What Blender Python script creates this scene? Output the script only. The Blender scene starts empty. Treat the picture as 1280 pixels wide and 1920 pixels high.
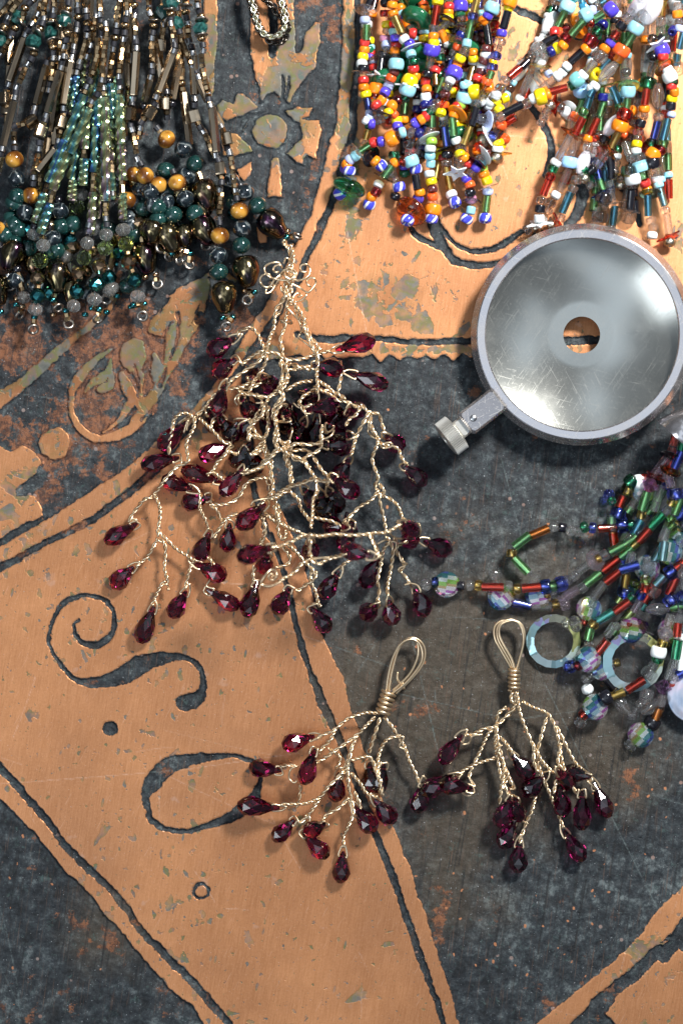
import bpy, math, random
import numpy as np
from mathutils import Vector, Matrix

# ---------------------------------------------------------------- camera, world, lamps
# the place is measured in tenths of a millimetre: u = 1e-4 m; x to the right, y up the table, z off the table
U = 1e-4
D = 4200.0                      # camera height above the plate, in u
CX, CY = 640.0, 960.0
sc = bpy.context.scene
COL = sc.collection

def P(x, y, z=0.0):
    """table position (metres) of what is seen at x, y of the 1280 x 1920 photo and stands z above the plate"""
    k = 1.0 - z / D
    return Vector(((x - CX) * k * U, (CY - y) * k * U, z * U))

cam = bpy.data.cameras.new('camera')
cam.sensor_fit = 'VERTICAL'; cam.sensor_height = 24.0
cam.lens = 24.0 * D / 1920.0
cam.clip_start = 0.01; cam.clip_end = 20.0
cam.dof.use_dof = True; cam.dof.focus_distance = (D - 30) * U; cam.dof.aperture_fstop = 6.3
camo = bpy.data.objects.new('camera', cam); COL.objects.link(camo)
camo.location = (0, 0, D * U)
sc.camera = camo

w = bpy.data.worlds.new('World'); sc.world = w; w.use_nodes = True
nt = w.node_tree; nt.nodes.clear()
wo = nt.nodes.new('ShaderNodeOutputWorld'); bg = nt.nodes.new('ShaderNodeBackground')
tc = nt.nodes.new('ShaderNodeTexCoord'); sp = nt.nodes.new('ShaderNodeSeparateXYZ'); cr = nt.nodes.new('ShaderNodeValToRGB')
nz = nt.nodes.new('ShaderNodeTexNoise'); nz.inputs['Scale'].default_value = 2.2; nz.inputs['Detail'].default_value = 3
mx = nt.nodes.new('ShaderNodeMath'); mx.operation = 'MULTIPLY_ADD'; mx.inputs[1].default_value = 0.5
nt.links.new(tc.outputs['Generated'], sp.inputs[0]); nt.links.new(tc.outputs['Generated'], nz.inputs['Vector'])
ad = nt.nodes.new('ShaderNodeMath'); ad.operation = 'MULTIPLY_ADD'; ad.inputs[1].default_value = 0.42; 
nt.links.new(sp.outputs['Z'], ad.inputs[0]); nt.links.new(nz.outputs['Fac'], ad.inputs[2])
nt.links.new(ad.outputs[0], cr.inputs[0])
cr.color_ramp.elements[0].position = 0.40; cr.color_ramp.elements[0].color = (0.035, 0.036, 0.04, 1)
cr.color_ramp.elements[1].position = 1.05 if False else 1.0; cr.color_ramp.elements[1].color = (2.6, 3.0, 3.5, 1)
e_ = cr.color_ramp.elements.new(0.72); e_.color = (0.20, 0.23, 0.28, 1); e_ = cr.color_ramp.elements.new(0.88); e_.color = (0.55, 0.63, 0.74, 1)
nt.links.new(cr.outputs[0], bg.inputs[0]); bg.inputs[1].default_value = WORLD_STRENGTH = 0.36
nt.links.new(bg.outputs[0], wo.inputs[0])

def area(name, loc, target, size, power, col, size_y=None):
    l = bpy.data.lights.new(name, 'AREA'); l.energy = power; l.color = col
    l.shape = 'RECTANGLE' if size_y else 'DISK'; l.size = size
    if size_y: l.size_y = size_y
    o = bpy.data.objects.new(name, l); COL.objects.link(o)
    o.location = loc
    o.rotation_euler = (Vector(target) - Vector(loc)).to_track_quat('-Z', 'Y').to_euler()
    return o
# daylight of a window beyond the upper right corner of the table, and a wide soft one from the left
area('window_light', (0.185, 0.245, 0.33), (0.06, 0.07, 0), 0.08, 3.7, (1.0, 0.97, 0.93))
area('soft_light', (-0.31, -0.18, 0.40), (0.0, 0.0, 0), 0.18, 0.62, (0.86, 0.93, 1.0), 0.24)

sc.view_settings.view_transform = 'Standard'; sc.view_settings.look = 'None'
sc.view_settings.exposure = 0.0; sc.view_settings.gamma = 1.0
sc.render.engine = 'CYCLES'
sc.cycles.use_denoising = True
sc.cycles.max_bounces = 12; sc.cycles.transmission_bounces = 10; sc.cycles.transparent_max_bounces = 12
sc.cycles.sample_clamp_indirect = 6.0

rng = random.Random(7)

# ---------------------------------------------------------------- materials
class NT:
    def __init__(s, name):
        s.m = bpy.data.materials.new(name); s.m.use_nodes = True
        s.t = s.m.node_tree; s.b = s.t.nodes['Principled BSDF']
    def n(s, kind, **kw):
        x = s.t.nodes.new(kind)
        for k, v in kw.items():
            if k in ('operation', 'blend_type', 'data_type', 'attribute_name', 'noise_dimensions', 'feature', 'bands_direction', 'wave_type', 'invert', 'clamp', 'interpolation_type'): setattr(x, k, v)
            else:
                x.inputs[k.replace('_', ' ')].default_value = v
        return x
    def l(s, a, b): s.t.links.new(a, b)
    def math(s, op, a, b=None, c=None, clamp=False):
        x = s.t.nodes.new('ShaderNodeMath'); x.operation = op; x.use_clamp = clamp
        for i, v in enumerate((a, b, c)):
            if v is None: continue
            if isinstance(v, (int, float)): x.inputs[i].default_value = v
            else: s.l(v, x.inputs[i])
        return x.outputs[0]
    def step(s, v, lo, hi):
        x = s.t.nodes.new('ShaderNodeMapRange'); x.interpolation_type = 'SMOOTHSTEP'
        s.l(v, x.inputs['Value']) 
        for k, q in (('From Min', lo), ('From Max', hi)):
            if isinstance(q, (int, float)): x.inputs[k].default_value = q
            else: s.l(q, x.inputs[k])
        return x.outputs['Result']
    def mix(s, f, a, b, blend='MIX'):
        x = s.t.nodes.new('ShaderNodeMix'); x.data_type = 'RGBA'; x.blend_type = blend
        for i, v in ((0, f), (6, a), (7, b)):
            if isinstance(v, (int, float)): x.inputs[i].default_value = v
            elif isinstance(v, tuple): x.inputs[i].default_value = (*v, 1)
            else: s.l(v, x.inputs[i])
        return x.outputs[2]
    def ramp(s, f, stops, const=False):
        x = s.t.nodes.new('ShaderNodeValToRGB'); s.l(f, x.inputs[0])
        e = x.color_ramp.elements
        while len(e) < len(stops): e.new(0.5)
        for q, (p, c) in zip(e, stops): q.position = p; q.color = (*c, 1)
        if const: x.color_ramp.interpolation = 'CONSTANT'
        return x.outputs[0]
    def noise(s, vec, scale, detail=3, rough=0.55, out='Fac', dist=0.0):
        x = s.t.nodes.new('ShaderNodeTexNoise'); x.inputs['Scale'].default_value = scale
        x.inputs['Detail'].default_value = detail; x.inputs['Roughness'].default_value = rough; x.inputs['Distortion'].default_value = dist
        s.l(vec, x.inputs['Vector']); return x.outputs[out]
    def mapping(s, vec, scale=(1, 1, 1), rot=(0, 0, 0), loc=(0, 0, 0)):
        r_ = s.t.nodes.new('ShaderNodeMapping'); s.l(vec, r_.inputs[0]); r_.inputs['Rotation'].default_value = rot
        x = s.t.nodes.new('ShaderNodeMapping'); s.l(r_.outputs[0], x.inputs[0])
        x.inputs['Scale'].default_value = scale; x.inputs['Location'].default_value = loc
        return x.outputs[0]
    def coord(s, k='Object'): return s.t.nodes.new('ShaderNodeTexCoord').outputs[k]
    def set(s, **kw):
        for k, v in kw.items():
            i = s.b.inputs[k.replace('_', ' ')]
            if isinstance(v, tuple): i.default_value = (*v, 1)
            elif isinstance(v, (int, float)): i.default_value = v
            else: s.l(v, i)
        return s
    def rnd(s):
        return s.t.nodes.new('ShaderNodeObjectInfo').outputs['Random']
    def bump(s, h, strength, dist):
        x = s.t.nodes.new('ShaderNodeBump'); x.inputs['Strength'].default_value = strength; x.inputs['Distance'].default_value = dist
        s.l(h, x.inputs['Height']); s.l(x.outputs[0], s.b.inputs['Normal'])

MAT = {}
def vary(n, c, amt=0.25):
    """the beads of one colour are not quite alike"""
    return n.mix(n.rnd(), tuple(v * (1 - amt) for v in c), tuple(min(1, v * (1 + amt)) for v in c))
def opaque(k, c, rough=0.12):
    n = NT('glazed_' + k); n.set(Base_Color=vary(n, c, 0.16), Roughness=rough, Specular_IOR_Level=0.6, Coat_Weight=0.3, Coat_Roughness=0.04)
    n.b.inputs['Subsurface Weight'].default_value = 0.0
    MAT[k] = n.m
def glass(k, c, rough=0.03, ior=1.5, tr=1.0, al=1.0):
    n = NT('glass_' + k); n.set(Base_Color=vary(n, c, 0.12), Roughness=rough, IOR=ior, Transmission_Weight=tr, Alpha=al)
    MAT[k] = n.m
def metal(k, c, rough=0.2, bump=0.0, sc_=1.5):
    n = NT('metal_' + k); v = n.coord()
    f = n.noise(v, sc_, 3)
    n.set(Base_Color=n.mix(f, tuple(x * 0.7 for x in c), tuple(min(1, x * 1.25) for x in c)), Metallic=1.0,
          Roughness=n.math('MULTIPLY_ADD', f, rough, rough * 0.5))
    if bump: n.bump(f, bump, 0.00005)
    MAT[k] = n.m

for k, c in dict(r=(0.62, 0.035, 0.03), o=(0.90, 0.24, 0.01), ro=(0.85, 0.11, 0.02), y=(0.93, 0.68, 0.01), w=(0.78, 0.84, 0.85), lb=(0.32, 0.68, 0.80),
                 v=(0.09, 0.06, 0.62), lv=(0.45, 0.53, 0.80), m=(0.52, 0.22, 0.36), br=(0.10, 0.025, 0.025), k=(0.008, 0.008, 0.012), n=(0.01, 0.012, 0.15),
                 g=(0.01, 0.12, 0.05), lm=(0.36, 0.62, 0.08), tq=(0.22, 0.62, 0.62), bs=(0.30, 0.55, 0.85), pk=(0.7, 0.45, 0.5)).items(): opaque(k, c)
for k, c in dict(C=(0.97, 0.98, 0.98), SM=(0.90, 0.84, 0.82), PK=(0.96, 0.76, 0.88)).items(): glass(k, c, tr=0.97, al=0.6)
for k, c in dict(R=(0.92, 0.07, 0.03), G=(0.32, 0.78, 0.30), DG=(0.03, 0.48, 0.22), A=(0.92, 0.62, 0.14), B=(0.10, 0.16, 0.88), T=(0.14, 0.50, 0.72),
                 DR=(0.55, 0.02, 0.03), OR=(0.95, 0.28, 0.03), LB=(0.45, 0.82, 0.95), OL=(0.55, 0.76, 0.22), TQ=(0.18, 0.78, 0.68),
                 PU=(0.55, 0.20, 0.52), GR=(0.62, 0.63, 0.65), AD=(0.85, 0.22, 0.02)).items(): glass(k, tuple(q ** 1.15 for q in c), tr=1.0, al=0.9)
MAT['A'].node_tree.nodes['Principled BSDF'].inputs['Roughness'].default_value = 0.06
glass('garnet', (0.26, 0.012, 0.075), 0.01, 1.75)
glass('lens_frost', (0.86, 0.84, 0.82), 0.05, tr=0.9, al=0.75)
glass('CB', (0.86, 0.85, 0.82), tr=0.92, al=0.85)
glass('thin', (0.98, 0.98, 0.98), 0.01, al=0.16)
metal('gold', (0.52, 0.36, 0.20), 0.22, 0.0)
metal('goldhex', (0.46, 0.36, 0.25), 0.2, 0.0, 1.2)
metal('silver', (0.62, 0.62, 0.62), 0.25)
metal('nickel', (0.40, 0.36, 0.32), 0.3)
metal('pearlg', (0.78, 0.72, 0.58), 0.3)
metal('bronzef', (0.50, 0.33, 0.20), 0.12)
metal('tealf', (0.05, 0.24, 0.26), 0.12)
metal('chain_cream', (0.90, 0.84, 0.62), 0.25)
metal('chain_dark', (0.09, 0.08, 0.07), 0.2)
opaque('matte', (0.018, 0.019, 0.026), 0.45)
# gold craft wire
n = NT('gold_wire'); n.set(Base_Color=(0.84, 0.66, 0.44), Metallic=0.92, Roughness=0.30); MAT['wire'] = n.m
# white pearl
n = NT('pearl'); n.set(Base_Color=(0.82, 0.80, 0.85), Roughness=0.22, Metallic=0.15, Coat_Weight=0.6); MAT['pearl'] = n.m
n = NT('shell'); f = n.noise(n.coord(), 1.4, 4)
n.set(Base_Color=n.ramp(f, [(0.3, (0.25, 0.35, 0.5)), (0.5, (0.45, 0.5, 0.62)), (0.65, (0.62, 0.55, 0.66)), (0.8, (0.4, 0.6, 0.6))]), Metallic=0.5, Roughness=0.15, Coat_Weight=0.7); MAT['shell'] = n.m
# turquoise stone
n = NT('turquoise'); f = n.noise(n.coord(), 2.5, 5)
n.set(Base_Color=n.ramp(f, [(0.35, (0.008, 0.03, 0.03)), (0.5, (0.010, 0.075, 0.068)), (0.75, (0.05, 0.17, 0.15))]), Roughness=0.3); MAT['turq'] = n.m
# dark banded stone, dark green stone, tiger eye
n = NT('dark_banded_stone'); v = n.mapping(n.coord(), (1, 1.4, 2.2), (0.6, 0.9, 0.2))
wv = n.t.nodes.new('ShaderNodeTexWave'); wv.inputs['Scale'].default_value = 0.45; wv.inputs['Distortion'].default_value = 9; wv.inputs['Detail'].default_value = 4; n.l(v, wv.inputs['Vector'])
n.set(Base_Color=n.ramp(wv.outputs['Fac'], [(0.0, (0.006, 0.010, 0.014)), (0.8, (0.014, 0.024, 0.032)), (0.95, (0.07, 0.09, 0.10)), (1.0, (0.17, 0.19, 0.19))]), Roughness=0.12, Coat_Weight=0.6); MAT['dstone'] = n.m
n = NT('dark_green_stone'); f = n.noise(n.coord(), 1.3, 4)
n.set(Base_Color=n.ramp(f, [(0.3, (0.003, 0.02, 0.018)), (0.7, (0.015, 0.06, 0.055))]), Roughness=0.08, Coat_Weight=0.7); MAT['gstone'] = n.m
n = NT('tiger_eye'); v = n.mapping(n.coord(), (1, 1, 1), (0.3, 0.8, 0.5))
wv = n.t.nodes.new('ShaderNodeTexWave'); wv.inputs['Scale'].default_value = 0.22; wv.inputs['Distortion'].default_value = 4; wv.inputs['Detail'].default_value = 4; wv.inputs['Detail Scale'].default_value = 2; n.l(v, wv.inputs['Vector'])
n.set(Base_Color=n.ramp(wv.outputs['Fac'], [(0.0, (0.10, 0.032, 0.006)), (0.5, (0.20, 0.075, 0.010)), (0.8, (0.36, 0.16, 0.02)), (1.0, (0.58, 0.30, 0.05))]), Roughness=0.12, Coat_Weight=0.7); MAT['tiger'] = n.m
# lustred bronze drops with purple blushes
n = NT('bronze_lustre'); v = n.coord(); f = n.noise(v, 0.9, 2, 0.5)
rr = n.math('ADD', f, n.math('MULTIPLY', n.rnd(), 0.22))
n.set(Base_Color=n.ramp(rr, [(0.36, (0.14, 0.05, 0.11)), (0.47, (0.12, 0.10, 0.10)), (0.58, (0.30, 0.23, 0.12)), (0.68, (0.20, 0.17, 0.09)), (0.78, (0.17, 0.08, 0.07)), (0.88, (0.11, 0.10, 0.13))]), Metallic=1.0, Roughness=0.13)
n.bump(n.noise(v, 1.1, 1), 0.10, 0.00005); MAT['lustre'] = n.m
# iridescent green glass of the twisted tubes
n = NT('iris_green'); v = n.mapping(n.coord(), (1.2, 1.2, 0.9)); f = n.noise(v, 1.0, 2)
rr = n.math('ADD', f, n.math('MULTIPLY_ADD', n.rnd(), 0.3, -0.15))
n.set(Base_Color=n.ramp(rr, [(0.28, (0.05, 0.12, 0.30)), (0.36, (0.07, 0.24, 0.24)), (0.48, (0.20, 0.30, 0.18)), (0.6, (0.27, 0.28, 0.12)), (0.72, (0.22, 0.14, 0.20)), (0.85, (0.08, 0.24, 0.24))]), Metallic=0.8, Roughness=0.22); MAT['iris'] = n.m
# blue beads with white stripes
n = NT('striped_blue'); v = n.coord(); s3 = n.t.nodes.new('ShaderNodeSeparateXYZ'); n.l(v, s3.inputs[0])
an = n.math('ARCTAN2', s3.outputs['X'], s3.outputs['Y']); wave = n.math('SINE', n.math('ADD', n.math('MULTIPLY', an, 4.0), n.math('MULTIPLY', s3.outputs['Z'], 3.0)))
n.set(Base_Color=n.mix(n.step(wave, 0.55, 0.7), (0.06, 0.07, 0.62), (0.8, 0.84, 0.86)), Roughness=0.1, Coat_Weight=0.5); MAT['stripe'] = n.m
# mirror-coated crystal, its coating in bands of colour
def ab(k, trans, met):
    n = NT('coated_crystal_' + k); v = n.coord(); s3 = n.t.nodes.new('ShaderNodeSeparateXYZ'); n.l(v, s3.inputs[0])
    q = n.math('FRACT', n.math('MULTIPLY_ADD', n.math('ADD', s3.outputs['X'], n.math('MULTIPLY', n.math('FLOOR', n.math('MULTIPLY', s3.outputs['Y'], 1.4)), 0.23)), 0.40, n.math('MULTIPLY', n.rnd(), 1.0)))
    c = n.ramp(q, [(0.0, (0.10, 0.16, 0.50)), (0.10, (0.40, 0.62, 0.72)), (0.24, (0.85, 0.88, 0.92)), (0.34, (0.50, 0.16, 0.52)), (0.42, (0.75, 0.70, 0.72)), (0.54, (0.50, 0.38, 0.18)), (0.62, (0.30, 0.55, 0.12)), (0.74, (0.70, 0.78, 0.76)), (0.86, (0.07, 0.26, 0.28))], True)
    n.set(Base_Color=c, Roughness=0.06, Transmission_Weight=trans, Metallic=met, IOR=1.55); MAT[k] = n.m
ab('AB', 0.75, 0.2)
n = NT('rim_facets'); v = n.coord(); s3 = n.t.nodes.new('ShaderNodeSeparateXYZ'); n.l(v, s3.inputs[0])
an = n.math('MULTIPLY_ADD', n.math('ARCTAN2', s3.outputs['Y'], s3.outputs['X']), 0.159155, 0.5)
qq = n.math('ADD', n.math('MULTIPLY', n.math('FLOOR', n.math('MULTIPLY', an, 17)), 0.0588), n.math('MULTIPLY', n.noise(n.mapping(v, (1, 1, 1)), 1.8, 2), 0.35))
n.set(Base_Color=n.ramp(n.math('FRACT', qq), [(0.0, (0.30, 0.5, 0.55)), (0.2, (0.55, 0.72, 0.78)), (0.35, (0.25, 0.42, 0.48)), (0.5, (0.70, 0.85, 0.80)), (0.65, (0.42, 0.45, 0.20)), (0.8, (0.22, 0.24, 0.20)), (0.95, (0.3, 0.3, 0.55))], True), Metallic=0.35, Roughness=0.12, Transmission_Weight=0.45); MAT['rimf'] = n.m

# worn chrome
def chrome(k, base, rough, dust, floor_=0.10):
    n = NT('chrome_' + k); v = n.coord()
    big = n.noise(v, 0.014, 5, 0.6); fine = n.noise(v, 0.30, 3, 0.7); sp_ = n.step(n.noise(v, 0.22, 2, 0.8), 0.64, 0.68)
    scr = n.noise(n.mapping(v, (0.7, 0.012, 0.1), (0, 0, 0.6)), 1.0, 2); scr2 = n.noise(n.mapping(v, (0.012, 0.6, 0.1), (0, 0, 0.25)), 1.0, 2); scr3 = n.noise(n.mapping(v, (0.6, 0.015, 0.1), (0, 0, -0.5)), 1.0, 2)
    sc1 = n.math('MAXIMUM', n.math('MAXIMUM', n.step(scr, 0.64, 0.68), n.step(scr2, 0.66, 0.70)), n.step(scr3, 0.66, 0.70))
    dusty = n.math('MULTIPLY_ADD', n.math('MAXIMUM', n.math('MULTIPLY', sc1, 0.6), n.math('MAXIMUM', n.math('MULTIPLY', sp_, 0.5), n.math('MULTIPLY', n.step(big, 0.42, 0.85), 0.5))), dust, floor_, clamp=True)
    n.set(Base_Color=n.mix(dusty, base, (0.50, 0.49, 0.45)), Metallic=n.math('SUBTRACT', 1.0, n.math('MULTIPLY', dusty, 0.8)), Roughness=n.math('MULTIPLY_ADD', dusty, 0.5, rough))
    n.bump(fine, 0.12, 0.00002); MAT[k] = n.m
chrome('chrome', (0.62, 0.59, 0.60), 0.12, 0.7, 0.08)
chrome('mirror', (0.42, 0.43, 0.40), 0.14, 0.24, 0.10)
chrome('knurl', (0.60, 0.59, 0.55), 0.22, 0.5, 0.25)

n = NT('silver_lining'); n.set(Base_Color=(0.92, 0.92, 0.90), Metallic=1.0, Roughness=0.3); MAT['lining'] = n.m
# ---------------------------------------------------------------- the etched copper plate
def vnoise(X, Y, scale, seed):
    r = np.random.RandomState(seed); T = r.rand(256, 256)
    x = X / scale + 1000; y = Y / scale + 1000
    xi = np.floor(x).astype(int); yi = np.floor(y).astype(int)
    fx = x - xi; fy = y - yi; fx = fx * fx * (3 - 2 * fx); fy = fy * fy * (3 - 2 * fy)
    a = T[xi % 256, yi % 256]; b = T[(xi + 1) % 256, yi % 256]; c = T[xi % 256, (yi + 1) % 256]; d = T[(xi + 1) % 256, (yi + 1) % 256]
    return (a * (1 - fx) + b * fx) * (1 - fy) + (c * (1 - fx) + d * fx) * fy
def fbm(X, Y, scale, seed, o=4):
    s = 0; t = 0
    for i in range(o): s = s + vnoise(X, Y, scale / 2 ** i, seed + i) * 0.5 ** i; t += 0.5 ** i
    return s / t - 0.5

def lines(a, b, st, lo, hi):
    v = list(np.arange(a, b + st, st)); s = st
    while v[0] > lo: s *= 1.35; v.insert(0, v[0] - s)
    s = st
    while v[-1] < hi: s *= 1.35; v.append(v[-1] + s)
    return np.array(v)
xs = lines(-60, 1340, 2.1, -3500, 4800); ys = lines(-60, 1980, 2.1, -3500, 5500)
GX, GY = np.meshgrid(xs, ys)
F = np.full(GX.shape, 30.0)
# the outlines were cut by hand: they waver
WX = GX + fbm(GX, GY, 40, 3) * 9 + fbm(GX, GY, 9, 33, 2) * 5; WY = GY + fbm(GX, GY, 40, 13) * 9 + fbm(GX, GY, 9, 43, 2) * 5

def box(pts, m):
    p = np.array(pts); i0, i1 = np.searchsorted(ys, p[:, 1].min() - m), np.searchsorted(ys, p[:, 1].max() + m)
    j0, j1 = np.searchsorted(xs, p[:, 0].min() - m), np.searchsorted(xs, p[:, 0].max() + m)
    return slice(i0, i1 + 1), slice(j0, j1 + 1)
def seg(X, Y, a, b):
    dx, dy = b[0] - a[0], b[1] - a[1]; L = dx * dx + dy * dy + 1e-9
    t = np.clip(((X - a[0]) * dx + (Y - a[1]) * dy) / L, 0, 1)
    return np.hypot(X - a[0] - t * dx, Y - a[1] - t * dy), t
def poly_sd(pts, warp=1):
    s = box(pts, 40); X, Y = (WX[s], WY[s]) if warp else (GX[s], GY[s])
    d = np.full(X.shape, 1e9); ins = np.zeros(X.shape, bool)
    for a, b in zip(pts, pts[1:] + pts[:1]):
        d = np.minimum(d, seg(X, Y, a, b)[0])
        if a[1] != b[1]:
            ins ^= ((a[1] > Y) != (b[1] > Y)) & (X < (b[0] - a[0]) * (Y - a[1]) / (b[1] - a[1]) + a[0])
    return s, np.where(ins, d, -d)
def smooth(pts, k=6):
    """Catmull-Rom through points of any dimension"""
    p = [np.array(q, float) for q in pts]
    if len(p) < 3: return [tuple(p[0] + (p[-1] - p[0]) * i / k) for i in range(k + 1)]
    p = [2 * p[0] - p[1]] + p + [2 * p[-1] - p[-2]]; out = []
    for i in range(1, len(p) - 2):
        a, b, c, d = p[i - 1:i + 3]
        for j in range(k):
            t = j / k
            out.append(tuple(0.5 * ((2 * b) + (c - a) * t + (2 * a - 5 * b + 4 * c - d) * t * t + (3 * b - a - 3 * c + d) * t ** 3)))
    out.append(tuple(p[-2])); return out
def stroke_sd(pts, warp=1):
    s = box([q[:2] for q in pts], 60); X, Y = (WX[s], WY[s]) if warp else (GX[s], GY[s])
    d = np.full(X.shape, -1e9)
    for a, b in zip(pts, pts[1:]):
        q, t = seg(X, Y, a, b); d = np.maximum(d, (a[2] + (b[2] - a[2]) * t) / 2 - q)
    return s, d
def dark(pts, warp=1): s, d = poly_sd(pts, warp); F[s] = np.minimum(F[s], -d)
def isle(pts, warp=1): s, d = poly_sd(pts, warp); F[s] = np.maximum(F[s], d)
def groove(pts, k=5): s, d = stroke_sd(smooth(pts, k) if len(pts) > 2 else pts); F[s] = np.minimum(F[s], -d)
def ridge(pts, k=5): s, d = stroke_sd(smooth(pts, k) if len(pts) > 2 else pts); F[s] = np.maximum(F[s], d)
def cv(ox, oy, k, flat, n=2):
    return [(ox + flat[i] / k, oy + flat[i + 1] / k, *flat[i + 2:i + n]) for i in range(0, len(flat), n)]
def pairs(*v, w=None): return [(v[i], v[i + 1]) + ((w,) if w else ()) for i in range(0, len(v), 2)]

# the dark curved band of the upper left
dark(pairs(643, -3000, 643, 0, 641, 60, 637, 130, 628, 230, 613, 290, 601, 340, 582, 400, 560, 445, 535, 500, 505, 560, 470, 612, 425, 688, 385, 742, 340, 790, 230, 880, 150, 932, 85, 975, 0, 1027, -3000, 2500, -3400, -3000))
q7 = (0, 560, 2.91)
isle(cv(*q7, (-200, 600, 0, 490, 100, 440, 200, 350, 300, 270, 400, 190, 480, 120, 560, 50, 620, -40, 660, -30, 600, 70, 500, 165, 400, 250, 300, 350, 200, 440, 100, 530, 0, 605, -200, 730)))
isle(cv(*q7, (0, 800, 60, 830, 130, 800, 200, 840, 235, 900, 210, 960, 150, 1000, 100, 1040, 100, 1080, 190, 1070, 240, 1160, 245, 1185, 100, 1255, 0, 1320, -200, 1420, -200, 760)))
isle([(103 + 31 * math.cos(a), 832 + 31 * math.sin(a)) for a in np.linspace(0, 6.1, 20)])
ridge(cv(*q7, (628, 270, 8, 560, 310, 40, 480, 380, 55, 415, 460, 60, 390, 550, 40, 400, 640, 45, 450, 715, 50, 540, 765, 50, 640, 745, 60, 730, 690, 70, 790, 620, 80, 850, 520, 90, 890, 420, 80, 930, 320, 70, 960, 200, 100, 1010, 90, 110, 1070, -20, 90), 3)[:0] or [(a, b, c / 2.91) for a, b, c in cv(*q7, (628, 270, 8, 560, 310, 40, 480, 380, 55, 415, 460, 60, 390, 550, 40, 400, 640, 45, 450, 715, 50, 540, 765, 50, 640, 745, 60, 730, 690, 70, 800, 590, 90, 860, 500, 80, 900, 400, 60, 940, 280, 60, 960, 170, 110, 1010, 60, 120, 1060, -30, 110, 1120, -90, 60), 3)])
isle([(252 + 27 * math.cos(a), 665 + 32 * math.sin(a)) for a in np.linspace(0, 6.1, 20)])
def sc3(flat, k=2.91, o=(0, 560)): return [(o[0] + flat[i] / k, o[1] + flat[i + 1] / k, flat[i + 2] / k) for i in range(0, len(flat), 3)]
ridge(sc3((470, 510, 20, 500, 460, 40, 550, 430, 45, 600, 380, 40, 610, 330, 20)))
ridge(sc3((530, 490, 10, 560, 480, 60, 600, 460, 60, 610, 400, 30)))
ridge(sc3((680, 420, 60, 705, 500, 70, 710, 560, 60, 670, 640, 40, 620, 690, 30, 570, 730, 20)))
ridge(sc3((740, 360, 40, 760, 420, 50, 745, 520, 70, 770, 600, 60)))
ridge(sc3((850, 310, 40, 860, 380, 80, 840, 440, 40)))
ridge(sc3((830, 170, 50, 880, 140, 120, 930, 90, 130, 960, 20, 110)))
ridge(sc3((1130, -80, 60, 1100, 60, 40, 1040, 170, 50, 960, 330, 40, 900, 470, 30)))
for g_ in ((960, 40, 12, 975, 150, 14, 965, 250, 12, 930, 330, 6), (800, 240, 24, 820, 330, 26, 800, 420, 14), (870, 470, 26, 890, 430, 22, 910, 380, 6), (740, 350, 4, 755, 430, 8, 750, 540, 5),
           (860, 230, 6, 900, 180, 9, 935, 130, 6), (770, 660, 6, 850, 580, 10, 900, 500, 12, 960, 380, 10), (910, 20, 60, 895, 60, 50), (1075, 120, 30, 1090, 90, 30), (640, 400, 20, 645, 470, 16, 680, 560, 12),
           (700, 390, 26, 730, 430, 24, 745, 500, 10), (450, 560, 16, 470, 520, 10), (455, 640, 20, 470, 670, 14), (610, 720, 6, 690, 650, 8), (640, 250, 30, 640, 330, 36, 640, 400, 20)): groove(sc3(g_))
# small cut figures under the bronze tassel and the flower
q4 = (280, 300, 4)
isle(cv(*q4, (810, 440, 850, 430, 900, 520, 885, 620, 820, 632, 800, 560)))
ridge(sc3((940, 0, 40, 960, 120, 60, 930, 220, 40), 4, (280, 300)))
isle(cv(*q4, (200, 960, 380, 880, 350, 1000, 250, 1100, 120, 1200, 60, 1180)))
ridge(sc3((380, 900, 20, 520, 830, 60, 640, 900, 40), 4, (280, 300)))
q8 = (400, 0, 4.267)
isle(cv(*q8, (290, -300, 290, 170, 285, 300, 300, 450, 330, 620, 370, 740, 390, 830, 430, 765, 490, 740, 540, 800, 560, 760, 590, 790, 630, 825, 680, 700, 750, 600, 820, 545, 830, 450, 860, 300, 860, 190, 810, 180, 740, 260, 710, 330, 700, 420, 670, 432, 650, 380, 660, 280, 650, 100, 640, -300)))
for g_ in ((470, 60, 60, 470, 250, 60, 470, 420, 50, 480, 445, 40), (555, 600, 14, 560, 700, 22, 555, 790, 20), (605, 600, 12, 600, 700, 16, 590, 780, 14)): groove(sc3(g_, 4.267, (400, 0)))
isle([(507 + 34 * math.cos(a), 246 + 31 * math.sin(a)) for a in np.linspace(0, 6.1, 20)])
isle(cv(*q8, (20, 860, 70, 790, 160, 830, 180, 750, 240, 740, 320, 800, 380, 860, 300, 900, 200, 930, 100, 970, 60, 950)))
isle(cv(*q8, (575, 885, 700, 850, 800, 860, 770, 930, 725, 950, 850, 960, 862, 1100, 830, 1270, 740, 1240, 715, 1320, 640, 1290, 560, 1220, 650, 1150, 715, 1090, 700, 980, 640, 950)))
isle(cv(*q8, (60, 1040, 200, 1060, 300, 1170, 322, 1210, 180, 1250, 60, 1240)))
isle(cv(*q8, (430, 1510, 450, 1290, 480, 1270, 540, 1380, 550, 1590, 440, 1580)))
isle(cv(*q8, (180, 1370, 310, 1280, 300, 1400, 240, 1460)))
isle(cv(*q8, (-80, -300, 40, -300, 40, 100, 32, 400, 10, 700, -30, 900, -80, 500)))
ridge(sc3((240, 960, 8, 320, 905, 10, 430, 880, 8), 4.267, (400, 0))); ridge(sc3((250, 1030, 20, 270, 980, 16, 300, 930, 8), 4.267, (400, 0)))
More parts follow.
